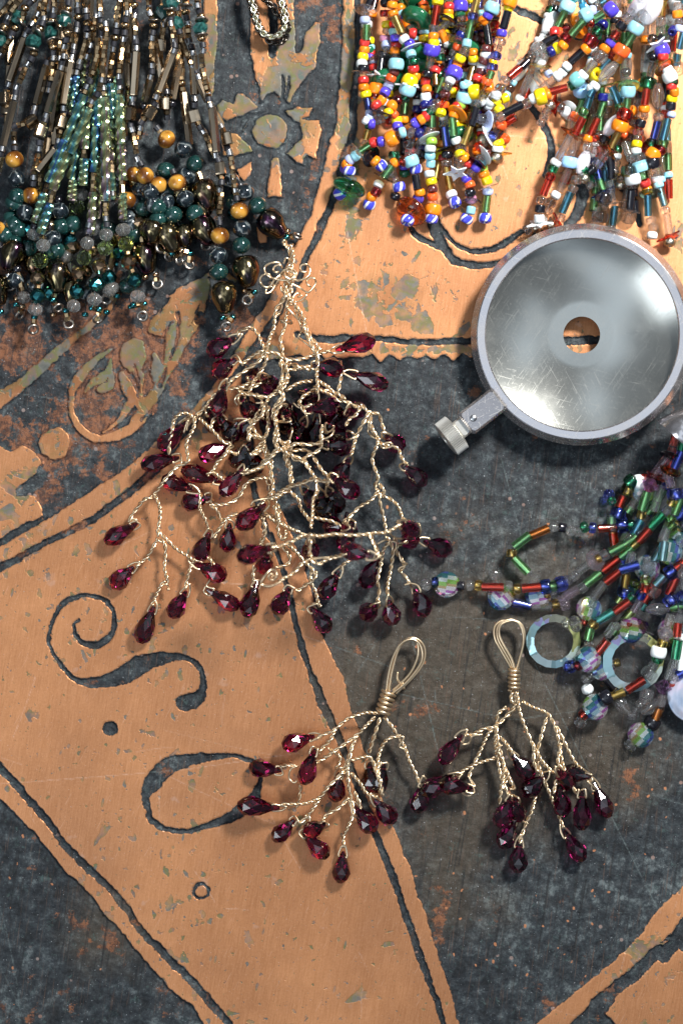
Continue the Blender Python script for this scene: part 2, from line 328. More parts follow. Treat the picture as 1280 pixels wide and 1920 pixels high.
# the big dark field of the middle right
SC = pairs(*[q for i in range(40) for q in (560 + i * 17, 670 + (5 if i % 2 else -4) + 3 * math.sin(i * 2.3))])
dark(pairs(462, 676, 520, 674) + SC + pairs(1280, 672, 4700, 660, 4700, -100, 4700, 700, 4700, 2000, 1700, 1230, 1280, 1658, 1240, 1700, 1200, 1745, 1150, 1800, 1100, 1840, 1040, 1890, 1000, 1925, -200, 3100, 1300, 3200, 862, 1925, 840, 1840, 810, 1750, 790, 1690, 755, 1590, 730, 1530, 690, 1420, 660, 1330, 640, 1260, 612, 1200, 598, 1160, 570, 1060, 540, 985, 520, 930, 500, 850, 478, 750))
# the lower left and lower right fields and the grooves beside them
dark(pairs(-3400, -300, -300, 1180, 0, 1498, 60, 1560, 100, 1602, 130, 1640, 160, 1668, 190, 1705, 230, 1750, 270, 1800, 320, 1858, 362, 1888, 380, 1925, 900, 2700, -3400, 5400))
groove(pairs(-400, 1010, 0, 1435, 40, 1482, 80, 1530, 130, 1590, 180, 1642, 212, 1672, 240, 1706, 256, 1732, 300, 1780, 350, 1830, 400, 1888, 430, 1922, 900, 2500, w=12))
groove(sc3((1600, 1200, 26, 1285, 1735, 26, 1230, 1785, 22, 1180, 1832, 22, 1120, 1882, 26, 1085, 1925, 30, 500, 2500, 30), 1, (0, 0)))
dark(pairs(1262, 1748, 1300, 1722, 1500, 1600, 1500, 1900, 1300, 1800, 1275, 1782, 1262, 1764, 1248, 1762, 1236, 1768)); dark(pairs(1140, 1880, 1129, 1888, 1132, 1900, 1160, 1930, 1300, 2100, 900, 2100, 1080, 1925))
# grooves: outer line of the band, line under the square, line beside the field
groove(sc3((676, -400, 9, 672, 0, 9, 668, 120, 9, 663, 200, 13, 660, 250, 11, 645, 300, 11, 634, 345, 9, 622, 380, 10, 605, 415, 12, 590, 450, 11, 572, 490, 10, 556, 530, 8, 530, 575, 9, 508, 610, 12, 484, 648, 16, 455, 684, 10, 400, 750, 6, 335, 830, 8, 290, 882, 14, 240, 925, 12, 160, 982, 12, 100, 1010, 10, 60, 1032, 11, 0, 1064, 11, -400, 1290, 11), 1, (0, 0)))
groove(sc3((555, 628, 8, 600, 636, 12, 640, 637, 12, 700, 633, 8, 760, 640, 8, 820, 640, 9, 900, 640, 11, 1100, 638, 13, 1280, 640, 12, 4700, 640, 12), 1, (0, 0)))
groove(sc3((455, 690, 8, 466, 800, 8, 476, 905, 10, 496, 985, 9, 512, 1020, 6, 530, 1065, 6, 548, 1140, 9, 562, 1200, 10, 580, 1255, 9, 602, 1310, 15, 620, 1355, 15, 648, 1420, 11, 680, 1500, 11, 705, 1565, 11, 742, 1660, 10, 772, 1750, 11, 800, 1830, 11, 832, 1922, 10, 1100, 2700, 10), 1, (0, 0)))
# the letters
groove([(148, 1160, 3), (139, 1176, 4), (145, 1197, 6), (160, 1208, 9), (184, 1209, 11), (203, 1199, 12), (214, 1182, 9), (216, 1154, 7), (203, 1129, 6), (176, 1116, 6), (148, 1116, 7), (121, 1129, 8), (103, 1154, 6), (94, 1185, 5), (96, 1213, 4), (113, 1246, 4), (141, 1271, 8), (168, 1279, 16), (203, 1277, 24), (234, 1266, 32), (262, 1248, 34), (289, 1238, 26), (320, 1232, 14), (352, 1236, 8), (373, 1252, 6), (382, 1275, 8), (379, 1299, 14), (363, 1314, 28), (348, 1318, 30)])
groove([(338, 1312, 16), (342, 1314, 16)]); groove([(206, 1367, 24), (208, 1366, 24)])
groove([(377 + 13 * math.cos(a), 1670 + 13 * math.sin(a), 3.2) for a in np.linspace(0, 6.28, 14)])
groove([(473, 1426, 5), (430, 1417, 6), (391, 1418, 14), (352, 1424, 20), (316, 1437, 30), (291, 1461, 32), (277, 1482, 18), (273, 1502, 9), (279, 1529, 8), (297, 1549, 10), (324, 1558, 7), (352, 1557, 7), (387, 1549, 10), (422, 1537, 18), (449, 1521, 24), (473, 1500, 20), (486, 1475, 9), (489, 1455, 5), (480, 1433, 4), (473, 1426, 5)])
# the letter half hidden at the top right
groove([(812, 400, 14), (816, 430, 18), (831, 463, 14), (850, 487, 12), (892, 496, 10), (940, 492, 10), (985, 470, 12), (1010, 440, 14)]); groove([(765, 418, 6), (786, 444, 10), (812, 458, 10), (831, 465, 10)])
groove([(818, 410, 6), (831, 434, 6), (852, 458, 6), (881, 470, 7), (913, 468, 8), (940, 458, 8), (975, 436, 8), (1010, 420, 12)])
groove([(990, 196, 8), (1003, 208, 10), (1018, 233, 10), (1030, 259, 9), (1034, 290, 12), (1020, 330, 8)]); groove([(1092, 350, 22), (1088, 378, 20), (1078, 404, 18), (1062, 418, 12)]); groove([(1150, 330, 14), (1180, 370, 14), (1200, 420, 10)])
groove([(955, 10, 7), (970, 18, 8), (999, 31, 9), (1032, 48, 9), (1080, 66, 12), (1150, 80, 10)])

F = np.clip(F, -30, 30)
hgt = np.clip((F + fbm(GX, GY, 5, 77, 2) * 2.2 + 1.4) / 2.8, 0, 1); hgt = hgt * hgt * (3 - 2 * hgt)
Z = (hgt - 1) * 4.4 + (1 - hgt) * fbm(GX, GY, 12, 55, 3) * 1.8

def gsum(L):
    o = np.zeros(GX.shape)
    for x, y, sx, sy, a in L: o = o + a * np.exp(-((GX - x) / sx) ** 2 - ((GY - y) / sy) ** 2)
    return o
PAT = 0.20 + gsum([(730, 560, 85, 70, .42), (270, 660, 160, 140, .5), (60, 680, 150, 90, .55), (340, 760, 90, 60, .35), (500, 240, 80, 80, .66), (560, 110, 80, 110, .5), (395, 200, 30, 260, .6), (440, 560, 80, 50, .3), (655, 180, 22, 240, .5), (650, 330, 20, 60, .4), (500, 660, 90, 18, .45), (800, 655, 200, 14, .3),
                  (100, 1000, 160, 40, .28), (230, 1180, 70, 40, .16), (400, 930, 60, 60, .1), (110, 830, 50, 50, .3), (1190, 1780, 120, 120, .22), (260, 1740, 130, 130, .10), (420, 560, 60, 60, .3), (30, 900, 60, 60, .3), (1000, 110, 60, 60, .1), (700, 1480, 60, 120, .08)])
BRN = 0.30 + gsum([(120, 820, 220, 200, .5), (270, 620, 160, 80, .4), (400, 620, 120, 80, .2), (620, 150, 40, 260, .25), (560, 330, 70, 70, .2), (20, 620, 200, 80, .25), (420, 400, 60, 300, -.05), (700, 1260, 110, 130, .06), (230, 1730, 60, 60, .18), (820, 1790, 30, 140, .32), (120, 400, 200, 200, .2), (1000, 1250, 330, 500, -.16), (640, 800, 120, 160, -.08)])

# hard-edged patina spots left on the copper, nicks and drips in the dark fields
BL = np.full(GX.shape, -4.0); STK = np.zeros(GX.shape); DOT = np.zeros(GX.shape); PAL = np.zeros(GX.shape)
rb = random.Random(99)
def spot(pts): s, d = poly_sd(pts); BL[s] = np.maximum(BL[s], d)
qs = (600, 430, 4.267)
for f_ in ((290, 400, 330, 395, 420, 440, 500, 480, 440, 500, 380, 470, 370, 520, 390, 600, 480, 600, 520, 640, 450, 660, 400, 740, 360, 690, 310, 640, 290, 560), (480, 320, 540, 350, 550, 440, 510, 460, 490, 390), (640, 400, 700, 350, 790, 400, 780, 480, 740, 570, 690, 540, 650, 570, 600, 560, 550, 520, 580, 460),
           (440, 640, 560, 690, 580, 760, 480, 790, 440, 740), (590, 650, 740, 660, 720, 710, 640, 740, 590, 690), (720, 700, 830, 650, 900, 740, 910, 830, 800, 840, 720, 800), (520, 640, 600, 560, 620, 580, 540, 660), (1100, 800, 1190, 730, 1200, 790, 1140, 860, 1095, 860), (720, 270, 790, 180, 810, 190, 760, 270, 725, 285), (150, 550, 260, 530, 240, 570, 180, 580)):
    spot(cv(*qs, f_))
def rspot(x, y, r, el=1.0, an=0.0):
    k = rb.randint(6, 9); p = []
    for j in range(k):
        a = 2 * math.pi * j / k; q = r * rb.uniform(0.55, 1.25); u_, v_ = q * math.cos(a), q * math.sin(a) * el
        p.append((x + u_ * math.cos(an) - v_ * math.sin(an), y + u_ * math.sin(an) + v_ * math.cos(an)))
    spot(p)
for i in range(260):
    x, y = rb.uniform(-40, 1320), rb.uniform(-40, 1960); r = rb.choice((2.2, 2.6, 3, 3.6, 4.5, 6, 8)); rspot(x, y, r, rb.choice((1, 1.6, 2.4)), rb.uniform(-.5, .5))
for (cx_, cy_, sx_, sy_, n_, r0, r1) in ((730, 560, 90, 70, 22, 3, 11), (500, 240, 70, 70, 20, 5, 14), (560, 110, 60, 90, 30, 4, 13), (655, 180, 12, 200, 26, 4, 11), (250, 1190, 110, 50, 34, 2, 8), (150, 1190, 80, 80, 20, 2, 7), (100, 1010, 130, 40, 16, 4, 13), (320, 900, 90, 60, 14, 4, 10), (200, 1440, 140, 90, 20, 2, 6), (300, 1600, 100, 60, 16, 3, 10), (250, 1730, 90, 90, 22, 3, 8), (1180, 1790, 90, 80, 20, 4, 13),
        (780, 655, 150, 8, 14, 4, 11), (300, 680, 110, 90, 26, 5, 16), (60, 700, 90, 50, 16, 6, 18), (30, 900, 50, 50, 10, 5, 14), (650, 460, 60, 60, 12, 2, 6), (960, 130, 50, 70, 14, 4, 11), (980, 300, 60, 80, 16, 2, 7), (480, 1180, 60, 120, 10, 2, 6), (700, 1560, 60, 120, 12, 3, 8)):
    for i in range(n_): rspot(rb.gauss(cx_, sx_), rb.gauss(cy_, sy_), rb.uniform(r0, r1) * rb.uniform(.5, 1), rb.choice((1, 1.7, 2.5)), rb.uniform(-.6, .6))
def mark(A_, x0, y0, x1, y1, w_, st):
    s = box([(x0, y0), (x1, y1)], 8); d, t = seg(GX[s], GY[s], (x0, y0), (x1, y1)); A_[s] = np.maximum(A_[s], st * np.clip(1.6 - d / w_, 0, 1))
for (x0_, y0_, x1_, y1_, n_) in ((720, 1180, 1270, 1700, 52), (830, 1600, 1150, 1840, 30), (10, 1560, 260, 1900, 22), (900, 880, 1100, 1180, 14), (560, 720, 760, 1000, 8)):
    for i in range(n_):
        x, y = rb.uniform(x0_, x1_), rb.uniform(y0_, y1_); L = rb.choice((20, 35, 60, 100, 150)); dx_ = L * rb.uniform(0.12, 0.20)
        mark(STK, x + dx_, y - L, x, y, rb.uniform(0.9, 1.6), rb.uniform(0.5, 1.0))
        if rb.random() < 0.6: mark(DOT, x, y + 2, x + rb.uniform(-2, 2), y + rb.uniform(2, 6), rb.uniform(1.4, 3.0), 1.0)
for i in range(46):
    x, y = rb.uniform(0, 1280), rb.uniform(700, 1900); mark(DOT, x, y, x + rb.uniform(-3, 3), y + rb.uniform(-3, 3), rb.uniform(1.2, 3.2), 1.0)
for i in range(70):    # hairline scratches, curved a little
    x, y = rb.uniform(-20, 1300), rb.uniform(0, 1920); an = rb.choice((0.3, -0.35, 1.25, 1.05, 1.9, 0.05)) + rb.uniform(-.3, .3); L = rb.choice((25, 40, 70, 120, 220)); cu = rb.uniform(-.25, .25); st = rb.uniform(.3, .9)
    for q in range(6):
        nx2, ny2 = x + L / 6 * math.cos(an), y + L / 6 * math.sin(an); mark(PAL, x, y, nx2, ny2, 0.8, st); x, y = nx2, ny2; an += cu / 6
for (p_) in (((650, 430), (690, 640)), ((0, 1470), (330, 1445)), ((330, 1445), (560, 1412)), ((700, 1290), (960, 1350), ), ((960, 1350), (1110, 1330)), ((770, 1190), (830, 1450)), ((1000, 1240), (1230, 1700)), ((940, 860), (1000, 1100))):
    mark(PAL, *p_[0], *p_[1], 0.8, 0.8)
WRM = gsum([(720, 1290, 150, 170, .9), (900, 1330, 260, 190, .75), (1150, 1420, 160, 140, .5), (1000, 1150, 200, 90, .45), (220, 1740, 130, 130, .6), (1000, 1000, 160, 160, .35), (950, 1560, 150, 160, .4), (840, 1650, 90, 170, .6), (130, 800, 160, 150, .3)])
ny, nx = GX.shape
co = np.empty((ny * nx, 3), np.float32); co[:, 0] = ((GX - CX) * U).ravel(); co[:, 1] = ((CY - GY) * U).ravel(); co[:, 2] = (Z * U).ravel()
idx = np.arange(ny * nx, dtype=np.int32).reshape(ny, nx)
quads = np.stack([idx[:-1, :-1], idx[1:, :-1], idx[1:, 1:], idx[:-1, 1:]], -1).reshape(-1, 4)
me = bpy.data.meshes.new('etched_copper_surface')
me.vertices.add(len(co)); me.vertices.foreach_set('co', co.ravel())
me.loops.add(quads.size); me.loops.foreach_set('vertex_index', quads.ravel())
me.polygons.add(len(quads)); me.polygons.foreach_set('loop_start', np.arange(0, quads.size, 4, dtype=np.int32))
me.polygons.foreach_set('use_smooth', np.ones(len(quads), bool))
for nm, arr in (('etch', F), ('patina', PAT), ('brown', BRN), ('warm', WRM), ('spot', BL), ('streak', STK), ('dot', DOT), ('scratch', PAL)):
    at = me.attributes.new(nm, 'FLOAT', 'POINT'); at.data.foreach_set('value', arr.ravel().astype(np.float32))
me.update(); me.validate()
plate = bpy.data.objects.new('tabletop', me); COL.objects.link(plate)
plate['kind'] = 'structure'; plate['label'] = 'etched copper tabletop with dark patinated fields, cut lines and letters'

n = NT('etched_copper'); v = n.coord()
def att(k):
    a = n.t.nodes.new('ShaderNodeAttribute'); a.attribute_name = k; return a.outputs['Fac']
e, pa, brn = att('etch'), att('patina'), att('brown')
jit = n.noise(v, 2600, 3)
cop = n.step(n.math('ADD', e, n.math('MULTIPLY_ADD', jit, 4.0, -2.0)), 0.9, 2.0)
# copper
brush = n.math('MULTIPLY_ADD', n.noise(n.mapping(v, (4200, 180, 1), (0, 0, 0.16)), 1.0, 5, 0.75), 0.8, n.math('MULTIPLY', n.noise(v, 3000, 4, 0.8), 0.25))
brush2 = n.noise(n.mapping(v, (3800, 200, 1), (0, 0, 0.5)), 1.0, 2)
cl = n.noise(v, 34, 6, 0.65)
c1 = n.mix(n.step(cl, 0.3, 0.7), (0.42, 0.17, 0.062), (0.62, 0.275, 0.11)); c1 = n.mix(n.math('MULTIPLY', n.step(n.noise(v, 13, 6, 0.65), 0.42, 0.62), 0.5), c1, (0.36, 0.155, 0.065)); gr_ = n.noise(v, 2200, 4, 0.9); c1 = n.mix(n.math('MULTIPLY', n.step(gr_, 0.50, 0.66), 0.14), c1, (0.85, 0.50, 0.30)); c1 = n.mix(n.math('MULTIPLY', n.step(gr_, 0.50, 0.36), 0.16), c1, (0.20, 0.075, 0.035))
c1 = n.mix(n.step(brush, 0.30, 0.75), n.mix(0.22, c1, (0.20, 0.08, 0.04)), n.mix(0.16, c1, (0.90, 0.56, 0.36)))
c1 = n.mix(n.math('MULTIPLY', n.step(brush2, 0.66, 0.72), 0.22), c1, (0.80, 0.52, 0.38))
# dark specks and patina patches with sharp edges on the copper
p1 = n.noise(v, 480, 4, 0.6, dist=0.3); p2 = n.noise(v, 150, 4, 0.62, dist=0.4)
spk = n.math('SUBTRACT', 0.69, n.math('MULTIPLY', pa, 0.17))
m1 = n.step(p1, spk, n.math('ADD', spk, 0.018))
thr = n.math('SUBTRACT', 0.715, n.math('MULTIPLY', pa, 0.34))
m2 = n.step(p2, thr, n.math('ADD', thr, 0.022))
p3 = n.noise(v, 1300, 2, 0.5); thr3 = n.math('SUBTRACT', 0.70, n.math('MULTIPLY', pa, 0.05)); m3 = n.step(p3, thr3, n.math('ADD', thr3, 0.02))
patm = n.math('MAXIMUM', n.math('MAXIMUM', m1, m2), m3)
# short dark nicks, all lying the same way
vor = n.t.nodes.new('ShaderNodeTexVoronoi'); vor.inputs['Scale'].default_value = 1.0; n.l(n.mapping(v, (420, 120, 1), (0, 0, 0.2)), vor.inputs['Vector'])
nick = n.math('MULTIPLY', n.math('SUBTRACT', 1.0, n.step(vor.outputs['Distance'], 0.09, 0.12)), n.step(n.noise(v, 120, 2), 0.50, 0.54))
spt = n.step(n.math('ADD', att('spot'), n.math('MULTIPLY_ADD', n.noise(v, 1900, 3, 0.7), 8.0, -4.0)), -0.2, 0.6)
patm = n.math('MAXIMUM', n.math('MAXIMUM', patm, nick), spt)
pcol = n.ramp(n.noise(v, 300, 4), [(0.32, (0.075, 0.09, 0.085)), (0.45, (0.13, 0.14, 0.13)), (0.53, (0.12, 0.135, 0.05)), (0.62, (0.15, 0.11, 0.095)), (0.70, (0.07, 0.11, 0.10))])
pal = n.step(n.noise(v, 210, 3), 0.66, 0.74)
c1 = n.mix(n.math('MULTIPLY', pal, 0.25), c1, (0.62, 0.44, 0.36))
c1 = n.mix(n.math('MULTIPLY', n.step(n.math('ADD', pa, n.math('MULTIPLY', n.noise(v, 130, 5, 0.7), 0.5)), 0.62, 1.0), 0.72), c1, n.mix(n.step(n.noise(v, 190, 4), 0.40, 0.58), (0.24, 0.10, 0.042), (0.13, 0.11, 0.040)))
c1 = n.mix(n.math('MULTIPLY', patm, n.math('MULTIPLY_ADD', n.step(n.noise(v, 260, 3), 0.35, 0.6), 0.45, 0.48)), c1, pcol)
# dark field
d1 = n.noise(v, 420, 9, 0.82); d2 = n.noise(v, 70, 5, 0.65)
c2 = n.ramp(n.math('ADD', n.math('MULTIPLY', d1, 0.75), n.math('MULTIPLY', n.noise(v, 36, 4, 0.6), 0.25)), [(0.41, (0.006, 0.008, 0.010)), (0.48, (0.018, 0.023, 0.028)), (0.54, (0.036, 0.045, 0.051)), (0.61, (0.12, 0.145, 0.15))])
c2 = n.mix(n.math('MULTIPLY', n.step(n.math('ADD', att('warm'), n.math('MULTIPLY_ADD', d2, 1.6, -0.8)), 0.10, 1.0), 0.75), c2, n.mix(d1, (0.010, 0.009, 0.006), (0.125, 0.092, 0.058)))
bth = n.math('SUBTRACT', 0.66, n.math('MULTIPLY', brn, 0.20))
d3 = n.noise(v, 230, 7, 0.75)
bm = n.step(n.math('MULTIPLY_ADD', d3, 0.6, n.math('MULTIPLY', d2, 0.45)), bth, n.math('ADD', bth, 0.035))
c2 = n.mix(n.math('MULTIPLY', bm, 0.8), c2, n.mix(n.step(n.noise(v, 700, 6, 0.8), 0.42, 0.58), (0.075, 0.030, 0.017), (0.27, 0.105, 0.045)))
teal = n.step(n.noise(v, 520, 7, 0.85, dist=0.5), 0.56, 0.66)
c2 = n.mix(n.math('MULTIPLY', teal, 0.5), c2, (0.07, 0.125, 0.115))
st = n.noise(n.mapping(v, (2600, 70, 1), (0, 0, 0.16)), 1.0, 3)
c2 = n.mix(n.math('MULTIPLY', n.step(st, 0.56, 0.68), 0.6), c2, (0.012, 0.014, 0.016))
st2 = n.noise(n.mapping(v, (3100, 110, 1), (0, 0, 0.13), (3, 7, 0)), 1.0, 3)
c2 = n.mix(n.math('MULTIPLY', n.step(st2, 0.58, 0.70), 0.35), c2, (0.15, 0.085, 0.055))
v2 = n.t.nodes.new('ShaderNodeTexVoronoi'); v2.inputs['Scale'].default_value = 330; n.l(v, v2.inputs['Vector'])
dots = n.math('MULTIPLY', n.math('SUBTRACT', 1.0, n.step(v2.outputs['Distance'], 0.10, 0.14)), n.step(n.noise(v, 160, 2), 0.54, 0.58))
c2 = n.mix(n.math('MULTIPLY', dots, 0.8), c2, n.mix(n.noise(v, 77, 1), (0.30, 0.11, 0.05), (0.22, 0.25, 0.26)))
wsp = n.step(n.noise(v, 2600, 2, 0.7), 0.70, 0.73); c2 = n.mix(n.math('MULTIPLY', wsp, 0.8), c2, (0.42, 0.45, 0.48)); c1 = n.mix(n.math('MULTIPLY', wsp, 0.5), c1, (0.75, 0.62, 0.55))
# hair scratches, pale, in several directions, on both
sk = n.math('MULTIPLY', att('scratch'), n.step(n.noise(v, 1200, 3, 0.7), 0.35, 0.6))
c2 = n.mix(n.math('MULTIPLY', att('streak'), 0.8), c2, (0.008, 0.009, 0.010)); c2 = n.mix(n.step(n.math('MULTIPLY_ADD', n.noise(v, 1500, 2), 0.8, att('dot')), 1.0, 1.3), c2, (0.40, 0.17, 0.08))
c1 = n.mix(n.math('MULTIPLY', sk, 0.45), c1, (0.80, 0.55, 0.42)); c2 = n.mix(n.math('MULTIPLY', sk, 0.55), c2, (0.17, 0.22, 0.22))
# the rim of the cuts is darker metal
rim = n.math('MULTIPLY', n.math('SUBTRACT', 1.0, n.step(e, 0.4, 3.4)), n.step(n.noise(v, 350, 2), 0.42, 0.62))
c1 = n.mix(n.math('MULTIPLY', rim, 0.7), c1, (0.07, 0.055, 0.045))
tot = n.mix(cop, c2, c1)
bare = n.math('MULTIPLY', cop, n.math('SUBTRACT', 1.0, n.math('MULTIPLY', patm, 0.8)))
n.set(Base_Color=tot, Metallic=n.math('MULTIPLY_ADD', bare, 0.55, 0.15), Roughness=n.math('MULTIPLY_ADD', n.math('SUBTRACT', 1.0, bare), 0.04, n.math('MULTIPLY_ADD', brush, 0.22, n.math('MULTIPLY_ADD', cl, 0.20, 0.26))), Specular_IOR_Level=0.35)
hh = n.math('ADD', n.math('MULTIPLY', n.math('SUBTRACT', 1.0, cop), n.math('MULTIPLY', n.noise(v, 1100, 6, 0.8), 1.3)), n.math('MULTIPLY', brush, 0.07))
hh = n.math('SUBTRACT', hh, n.math('MULTIPLY', patm, 0.25))
n.bump(hh, 0.7, 0.00022)
me.materials.append(n.m)
# ---------------------------------------------------------------- mesh library
MESH = {}
def mesh(name, vs, fs, mat, smooth_=True, auto=None):
    m = bpy.data.meshes.new(name); m.from_pydata([tuple(v) for v in vs], [], fs)
    m.polygons.foreach_set('use_smooth', [smooth_] * len(m.polygons))
    if auto is not None and smooth_:
        m.set_sharp_from_angle(angle=auto)
    if mat is not None: m.materials.append(mat if not isinstance(mat, str) else MAT[mat])
    m.update(); return m
def link(name, m, parent=None, mtx=None):
    o = bpy.data.objects.new(name, m); COL.objects.link(o)
    if mtx is not None: o.matrix_world = mtx
    if parent is not None:
        o.parent = parent
        o.matrix_parent_inverse = Matrix.Identity(4)
        if mtx is not None: o.matrix_basis = PW(parent).inverted() @ mtx
    return o
_pw = {}
def PW(o):
    """world matrix of a parent that was placed by hand (no depsgraph update needed)"""
    if o.name in _pw: return _pw[o.name]
    m = o.matrix_basis.copy()
    if o.parent: m = PW(o.parent) @ m
    _pw[o.name] = m; return m
def thing(name, label, cat, loc=(0, 0, 0), group=None):
    o = bpy.data.objects.new(name, None); COL.objects.link(o); o.location = loc; o.empty_display_size = 0.005
    o['label'] = label; o['category'] = cat
    if group: o['group'] = group
    return o

def lathe(prof, n, flat=False, closed=True, twist=0.0):
    """prof: (r, z) list; a closed profile makes a bead with a hole"""
    vs = [(r * math.cos(2 * math.pi * j / n + twist * z), r * math.sin(2 * math.pi * j / n + twist * z), z) for r, z in prof for j in range(n)]
    fs = []; m = len(prof)
    for i in range(m if closed else m - 1):
        a, b = i * n, ((i + 1) % m) * n
        for j in range(n): k = (j + 1) % n; fs.append((a + j, a + k, b + k, b + j))
    return vs, fs
def bead_shape(kind):
    """unit bead: radius 1, length 1, axis z"""
    c, s = math.cos, math.sin
    if kind == 'seed':
        pr = [(0.30, 0.28), (0.62, 0.46)] + [(0.62 + 0.38 * c(a) ** 0.8, 0.5 * s(a)) for a in (1.15, 0.75, 0.38)] + [(1, 0)] + [(0.62 + 0.38 * c(a) ** 0.8, -0.5 * s(a)) for a in (0.38, 0.75, 1.15)] + [(0.62, -0.46), (0.30, -0.28)]
        return lathe(pr[::-1], 18), True, None
    if kind == 'cyl':
        pr = [(0.34, 0.46), (0.80, 0.5), (0.96, 0.42), (1, 0.3), (1, -0.3), (0.96, -0.42), (0.80, -0.5), (0.34, -0.46)]
        return lathe(pr[::-1], 16), True, None
    if kind == 'bugle':
        pr = [(0.5, 0.5), (0.93, 0.5), (1, 0.485), (1, -0.485), (0.93, -0.5), (0.5, -0.5)]
        return lathe(pr[::-1], 14), True, math.radians(40)
    if kind == 'hex':
        pr = [(0.4, 0.5), (0.95, 0.5), (1, 0.48), (1, -0.48), (0.95, -0.5), (0.4, -0.5)]
        return lathe(pr[::-1], 6), False, None
    if kind == 'twist':
        vs, fs = [], []; N = 44; st = 5
        for i in range(N + 1):
            z = i / N - 0.5; t = z * 5.2
            for j in range(st * 2):
                r = 1.0 if j % 2 == 0 else 0.82; a = math.pi * j / st + t; vs.append((r * c(a), r * s(a), z))
        m = st * 2
        for i in range(N):
            for j in range(m): k = (j + 1) % m; fs.append((i * m + j, i * m + k, (i + 1) * m + k, (i + 1) * m + j))
        fs.append(tuple(range(m))[::-1]); fs.append(tuple(N * m + j for j in range(m)))
        return (vs, fs), True, math.radians(35)
    if kind == 'ball':
        pr = [(0.16, 0.47)] + [(c(a), 0.5 * s(a)) for a in (1.3, 1.0, 0.7, 0.35, 0, -0.35, -0.7, -1.0, -1.3)] + [(0.16, -0.47)]
        return lathe(pr[::-1], 24), True, None
    if kind == 'facet':
        vs, fs = [], []; rings = [(0.35, 0.5), (0.82, 0.28), (1, 0), (0.82, -0.28), (0.35, -0.5)]; n_ = 8
        for i, (r, z) in enumerate(rings):
            for j in range(n_): a = 2 * math.pi * (j + 0.5 * (i % 2)) / n_; vs.append((r * c(a), r * s(a), z))
        for i in range(4):
            for j in range(n_):
                a, b = i * n_ + j, i * n_ + (j + 1) % n_; o = 0 if i % 2 == 0 else 1
                p, q = (i + 1) * n_ + (j + o) % n_, (i + 1) * n_ + (j + o - 1) % n_
                fs.append((q, p, a)); fs.append((a, p, b)) if True else None
        fs.append(tuple(range(n_))); fs.append(tuple(4 * n_ + j for j in range(n_))[::-1])
        return (vs, fs), False, None
    if kind == 'bicone':
        n_ = 6; vs = [(0.22 * c(a), 0.22 * s(a), 0.5) for a in [2 * math.pi * j / n_ for j in range(n_)]]
        vs += [(c(a), s(a), 0.04) for a in [2 * math.pi * (j + .5) / n_ for j in range(n_)]]; vs += [(c(a), s(a), -0.04) for a in [2 * math.pi * (j + .5) / n_ for j in range(n_)]]
        vs += [(0.22 * c(a), 0.22 * s(a), -0.5) for a in [2 * math.pi * j / n_ for j in range(n_)]]; fs = [tuple(range(n_)), tuple(range(4 * n_ - 1, 3 * n_ - 1, -1))]
        for j in range(n_):
            k = (j + 1) % n_
            fs += [(j, n_ + j, k), (k, n_ + j, n_ + k), (n_ + j, 2 * n_ + j, 2 * n_ + k, n_ + k), (2 * n_ + j, 3 * n_ + k, 2 * n_ + k), (2 * n_ + j, 3 * n_ + j, 3 * n_ + k)]
        return (vs, fs), False, None
    if kind == 'disc':
        pr = [(0.12, 0.30), (0.5, 0.5), (0.9, 0.30), (1, 0), (0.9, -0.30), (0.5, -0.5), (0.12, -0.30)]
        return lathe(pr[::-1], 32), True, None
    if kind == 'lens':
        pr = [(0.13, 0.42), (0.35, 0.5), (0.65, 0.43), (0.88, 0.26), (0.98, 0.1), (1, 0), (0.98, -0.1), (0.88, -0.26), (0.65, -0.43), (0.35, -0.5), (0.13, -0.42)]
        return lathe(pr[::-1], 36), True, None
    if kind == 'coin':          # round crystal with bands of long facets, drilled across
        pr = [(0.0001, 0.5), (0.72, 0.44), (0.95, 0.2), (1, 0), (0.95, -0.2), (0.72, -0.44), (0.0001, -0.5)]
        return lathe(pr[::-1], 20, closed=False), False, None
    if kind == 'star':
        n_ = 5; out = []
        for j in range(10): a = math.pi * j / 5 + 0.3; r = 1.0 if j % 2 == 0 else 0.45; out.append((r * c(a), r * s(a)))
        inn = [(0.16 * c(math.pi * j / 5 + 0.3), 0.16 * s(math.pi * j / 5 + 0.3)) for j in range(10)]
        vs = [(x, y, 0.5) for x, y in out] + [(x, y, -0.5) for x, y in out] + [(x, y, 0.5) for x, y in inn] + [(x, y, -0.5) for x, y in inn]; fs = []
        for j in range(10): k = (j + 1) % 10; fs += [(j, k, 20 + k, 20 + j), (10 + k, 10 + j, 30 + j, 30 + k), (k, j, 10 + j, 10 + k), (20 + j, 20 + k, 30 + k, 30 + j)]
        return (vs, fs), False, None
    if kind == 'spindle':
        pr = [(0.22, 0.5)] + [(0.25 + 0.75 * math.cos(z * math.pi * 0.96) ** 0.8, z) for z in (0.44, 0.34, 0.2, 0.07, -0.07, -0.2, -0.34, -0.44)] + [(0.22, -0.5)]
        return lathe(pr[::-1], 20), True, None
    if kind == 'drop':
        rs = [(0.18, 0.5), (0.42, 0.46), (0.62, 0.36), (0.80, 0.18), (0.95, 0.0), (1.0, -0.15), (0.93, -0.3), (0.72, -0.42), (0.4, -0.48), (0.15, -0.5)]
        vs, fs = lathe(rs[::-1], 20)
        rr = random.Random(3); ph = [rr.uniform(0, 6) for _ in range(4)]
        vs = [(x * (1 + 0.06 * s(3 * z * 4 + ph[0])) + 0.05 * s(5 * z + ph[1]), y * (1 + 0.07 * s(2 * math.atan2(y, x) + ph[2])), z) for x, y, z in vs]
        return (vs, fs), True, None
